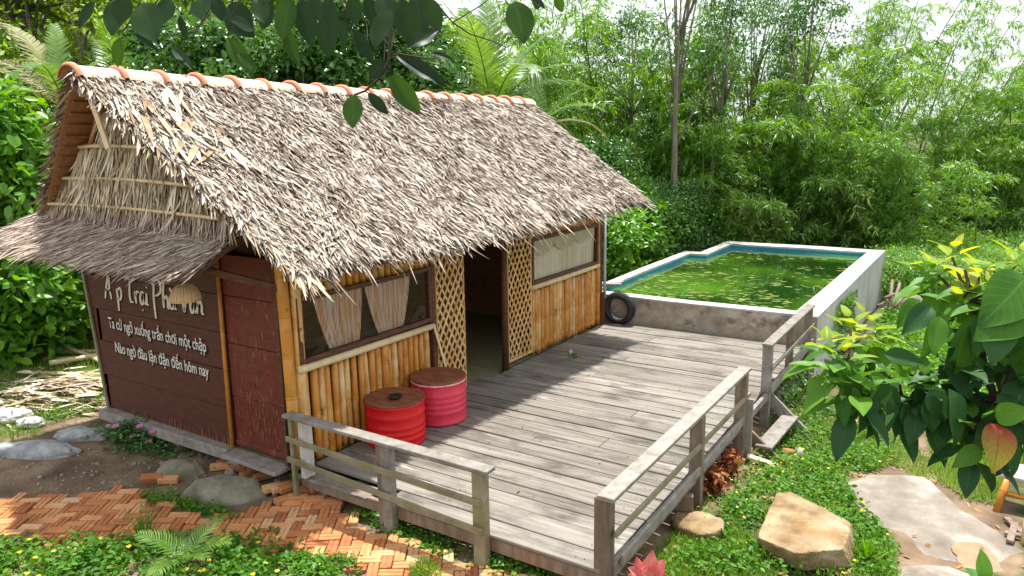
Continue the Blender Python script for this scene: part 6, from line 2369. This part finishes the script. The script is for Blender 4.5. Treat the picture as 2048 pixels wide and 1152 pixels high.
# slender trees with pale trunks, airy dark crowns
at_ = []
for k in range(3):
    m_, lf = blob_tree(600+k, 8.4, 1.7, 26, 170, (.10, .17), .40, .12, .50, (.4, .9), leaf=leaf_quads)
    at_.append(plant_proto('slender_tree', 'slender tree with pale trunk and airy dark crown among the bamboo', 'tree', 'slender trees among the bamboo', m_, 'trunk_bark', [lf], 'leaf_glossy'))
for k, (px, d, s_, tl, w_) in enumerate(((1345, 21.5, 1.0, .02, 'thickest pale-trunked tree above the left pool wall'), (1392, 23.0, .95, .10, 'slim tree leaning right beside the thickest pale trunk'), (1265, 25, .95, -.04, 'slim tree rising above the far roof corner'), (1480, 26, .95, .05, 'slim dark tree above the far pool corner'), (1560, 24.5, .92, .06, 'slender tree among bamboo above the middle of the pool'))):
    x, y = away(px, d)
    put(at_[k % 3], x, y, s_=s_, tilt=(0, tl), rz=math.atan2(CS[1], CS[0]), label=w_)
# leafy shrubs: bright one between hut and pool, hedge at the left, undergrowth
sb = []
for k in range(3):
    m_, lf = blob_tree(700+k, 2.0, .95, 34, 160, (.08, .15), .55, .03, .04, (.25, .5), droopy=.1, el0=-1.3)
    sb.append(plant_proto('leafy_shrub', 'bright green leafy shrub', 'shrub', 'bright leafy shrubs around the hut', m_, 'twig_bark', [lf], 'leaf_bright', 'stem', 'foliage'))
for x, y, s_, lab in ((-2.1, 11.2, 1.15, 'bright leafy shrub growing between the hut corner and the pool'), (-2.0, 12.9, 1.15, 'bright leafy shrub growing behind the left pool wall'), (-1.9, 14.6, .95, 'low bright shrub behind the step in the pool wall'),
                      (-.9, 16.8, .75, 'narrow bright shrub behind the far pool corner'), (-2.6, 9.4, 1.1, 'bright shrub half hidden behind the hut corner'),
                      (-3.4, 14.6, 1.25, 'tall bright shrub further behind the hut corner'), (-2.2, 16.3, 1.0, 'bright shrub beside the dark undergrowth')):
    put(sb[int(y) % 3], x, y, s_=s_, label=lab)
for px, d, w_ in ((20, 13.2, 'under the awning at the left edge'), (120, 14.6, 'behind the cut bamboo logs'), (190, 15.2, 'behind the edge of the painted panel'), (-40, 15.0, 'in the corner under the awning'), (70, 16.5, 'further behind the cut logs'), (250, 16.2, 'behind the painted panel')):
    x, y = away(px, d)
    put(sb[int(abs(px)) % 3], x, y, s_=random.uniform(.95, 1.25), label='low bright leafy shrub '+w_)
hb = []
for k in range(2):
    m_, lf = blob_tree(800+k, 3.9, 1.5, 66, 150, (.12, .22), .55, .07, .04, (.4, .75), droopy=.15, el0=-1.3)
    hb.append(plant_proto('big_bush', 'big glossy bright green bush', 'bush', 'big bushes left of the hut', m_, 'twig_bark', [lf], 'leaf_bright', 'stem', 'foliage'))
for px, d, s_, lab in ((-25, 12.3, 1.12, 'big glossy bright bush beside the gable at the left edge'), (75, 13.5, .98, 'big bright bush close behind the gable overhang'), (-140, 13.5, 1.2, 'big bright bush beyond the left edge of the view'),
                       (160, 15.5, .62, 'bushy green shrub behind the painted panel and cut logs'), (40, 15.5, .72, 'bushy green shrub behind the cut bamboo logs'), (-60, 14.5, .7, 'bushy green shrub under the awning at the left edge'), (225, 17, .7, 'green shrub behind the corner of the painted panel')):
    x, y = away(px, d)
    put(hb[int(abs(px)) % 2], x, y, s_=s_, label=lab)
for px, d, s_ in ((1290, 21.5, 1.2), (1335, 22, 1.3), (1240, 21, 1.35), (1190, 22, 1.4), (1385, 22.5, 1.2)):
    pass
ub = []
m_, lf = blob_tree(900, 2.6, 1.5, 44, 330, (.06, .12), .45, .04, .05, (.4, .7), droopy=.2)
ub.append(plant_proto('dark_shrub', 'dark green undergrowth shrub between the hut and bamboo', 'shrub', 'dark undergrowth shrubs', m_, 'twig_bark', [lf], 'leaf_glossy', 'stem', 'foliage'))
for px, d, s_ in ((1290, 21.0, .85), (1345, 21.8, .85), (1230, 20.5, .95), (1180, 21, 1.3), (1120, 21, 1.3), (1060, 21, 1.3), (980, 20.5, 1.3)):
    x, y = away(px, d)
    put(ub[0], x, y, s_=s_)
# overgrown slope to the right of the pool
m_, lf = blob_tree(950, 1.8, 1.9, 60, 260, (.10, .2), .18, .03, .05, (.4, .75), leaf=leaf_quads, droopy=.2)
rb = plant_proto('scrub_bush', 'loose mid green scrub bush on the slope beyond the pool', 'bush', 'scrub bushes right of the pool', m_, 'twig_bark', [lf], 'leaf_bamboo', 'stem', 'foliage')
for k in range(14):
    px = 1800+(2140-1800)*((k*.37) % 1.0)
    x, y = away(px, 18.6+k*.36)
    put(rb, x, y, s_=random.uniform(.45, .75))
for k in range(16):
    px = 1790+(2160-1790)*((k*.41) % 1.0)
    x, y = away(px, 20.6+k*.22)
    put(random.choice(archb), x, y, s_=random.uniform(.62, .9))

# coconut palms behind the ridge
fr = [palm_fronds_mesh('frond', 3.4, 58, .72, .55, .040, 1.0, 21), palm_fronds_mesh('frond', 3.2, 54, .70, .8, .040, 1.5, 22), palm_fronds_mesh('frond', 3.0, 54, .62, .35, .038, .55, 23)]


def palm(px, py, d, label, fronds, mat='leaf_palm', s_=1.0):
    c_ = at(px, py, d)
    e = empty('coconut_palm', (c_.x, c_.y, float(gz(c_.x, c_.y))), label, 'palm')
    hgt = c_.z-e.location.z
    obj('trunk', MB().tube([(c_.x+.15, c_.y, e.location.z-.1), (c_.x+.05, c_.y, e.location.z+hgt*.5), tuple(c_)], [.17, .14, .12], 10), 'trunk_bark', e, True)
    for (a_, el, mi, sc_, mt) in fronds:
        # a_: heading measured from the view's right, towards away; el: rise of the stalk
        h_ = math.atan2(CS[1], CS[0])+a_
        o = bpy.data.objects.new('frond', fr[mi])
        COL.objects.link(o)
        if not fr[mi].materials:
            fr[mi].materials.append(None)
        o.parent = e
        o.location = c_-Vector(e.location)
        o.rotation_euler = (random.uniform(-.25, .25), -el, h_)
        o.scale = (sc_*s_,)*3
        o.material_slots[0].link = 'OBJECT'
        o.material_slots[0].material = MATS[mt]
    return e


PN, PO_ = 'leaf_palm', 'leaf_palm_old'
palm(985, 235, 17.5, 'coconut palm with upright feathery fronds behind the far end of the ridge',
     [(1.6, 1.45, 2, 1.05, PN), (2.6, 1.35, 2, 1.0, PN), (.5, 1.15, 0, 1.0, PN), (3.0, .95, 0, 1.0, PN), (.15, .75, 1, .95, PN), (-.3, .95, 1, .9, PN), (3.5, .6, 1, .9, PN), (-1.2, .9, 1, .9, PN), (4.4, 1.2, 0, .9, PN), (.05, .25, 1, .75, PO_), (1.2, .9, 0, 1.0, PN)])
palm(255, 225, 17.0, 'coconut palm with yellow-green fronds behind the near end of the ridge', [(1.2, 1.25, 2, .8, PN), (2.2, 1.1, 0, .85, PN), (.3, .95, 0, .85, PN), (3.1, .8, 0, .9, PO_), (-.4, 1.0, 1, .8, PN), (4.0, .9, 1, .8, PN), (-1.3, 1.2, 2, .75, PN)])
palm(130, 215, 14.0, 'coconut palm with drooping old fronds beyond the gable at the left edge', [(3.1, .85, 1, .85, PO_), (3.5, .75, 1, .8, PO_), (2.6, 1.15, 0, .75, PO_), (2.2, 1.3, 2, .62, PN), (3.9, .5, 1, .7, PO_), (1.2, 1.0, 0, .6, PN), (5.0, .9, 1, .6, PN)])
# low frond poking out past the far rake
palm(1075, 262, 16.5, 'young coconut palm whose fronds stick out past the far roof edge', [(.1, .45, 1, .55, PO_), (.5, .9, 0, .6, PN), (2.8, .9, 0, .6, PN), (-.5, .8, 1, .55, PN), (1.6, 1.2, 2, .6, PN), (4.2, .9, 1, .55, PN)])

# ivy on the right pool wall
iv = []
n = 700
y = np.concatenate([rng.normal(9.35, .30, 420), rng.normal(10.2, .25, 280)])
z = .42-np.abs(rng.normal(0, .42, n))-.02
x = 3.68+.07*(y-7.35)/8.1+.02+rng.random(n)*.06
P = np.stack([x, y, z], -1)
tag(np_obj('ivy', [leaf_hex(P, np.stack([rng.normal(.5, .3, n), rng.normal(0, .4, n), rng.normal(-.7, .3, n)], -1), unit(np.array([1., 0, .4])+rng.normal(0, .3, (n, 3))), rng.uniform(.05, .11, n), rng.uniform(.03, .06, n))], 'leaf_cover'), 'green creeper growing down the outer side of the pool wall', 'creeper')
vn = []
n = 500
y = rng.uniform(4.9, 7.3, n)
P = np.stack([3.62+rng.normal(.02, .06, n), y, -.02-rng.random(n)*.6], -1)
tag(np_obj('ivy', [leaf_hex(P, rand_unit(n)+np.array([.4, 0, -.5]), unit(np.array([1., 0, .4])+rng.normal(0, .4, (n, 3))), rng.uniform(.04, .1, n), rng.uniform(.03, .06, n))], 'leaf_glossy'), 'dark creeper on the deck side below the short railing', 'creeper')
# a few things lying on the deck
x, y = np.array([.62, .70, .45, 1.6]), np.array([5.05, 4.9, 7.0, 7.2])
P = np.stack([x, y, np.full(4, .02)], -1)
tw = empty('deck_sprig', (.60, 4.95, 0), 'small green sprig lying on the shaded deck', 'sprig')
n = 26
P = np.stack([.60+rng.normal(0, .05, n), 4.95+rng.normal(0, .05, n), .01+rng.random(n)*.05], -1)
np_obj('leaves', [leaf_hex(P, rand_unit(n), unit(np.array([0, 0, 1.])+rng.normal(0, .4, (n, 3))), .05, .03)], 'leaf_cover', tw)
tag(obj('wood_chip', MB().box((.42, 5.15, .012), (.05, .20, .02), .004, Matrix.Rotation(.5, 3, 'Z')), 'coping'), 'pale wood chip lying on the shaded deck near the wall', 'wood chip')

nl = MB()
for yy in np.arange(.0, 7.2, .235):
    for xx in (.32, 1.75, 3.28):
        for dx in (-.03, .03):
            c_ = (xx+dx+random.uniform(-.02, .02), yy+random.uniform(-.01, .01))
            o_ = len(nl.v)
            for k in range(6):
                nl.v.append((c_[0]+.006*math.cos(k*1.047), c_[1]+.006*math.sin(k*1.047), .0055))
            nl.f.append(tuple(range(o_, o_+6)))
tag(obj('nail_head', nl, 'black_plastic', deck), kind='stuff')
n = 34
x, y = rng.uniform(.3, 3.4, n), rng.uniform(.1, 7.2, n)
P = np.stack([x, y, np.full(n, .016)], -1)
D = rand_unit(n)*np.array([1, 1, .08])
tag(np_obj('fallen_leaves', [leaf_hex(P, D, unit(np.array([0, 0, 1.])+rng.normal(0, .12, (n, 3))), rng.uniform(.03, .08, n), rng.uniform(.012, .03, n), .02)], 'dry_leaf'), kind='stuff')
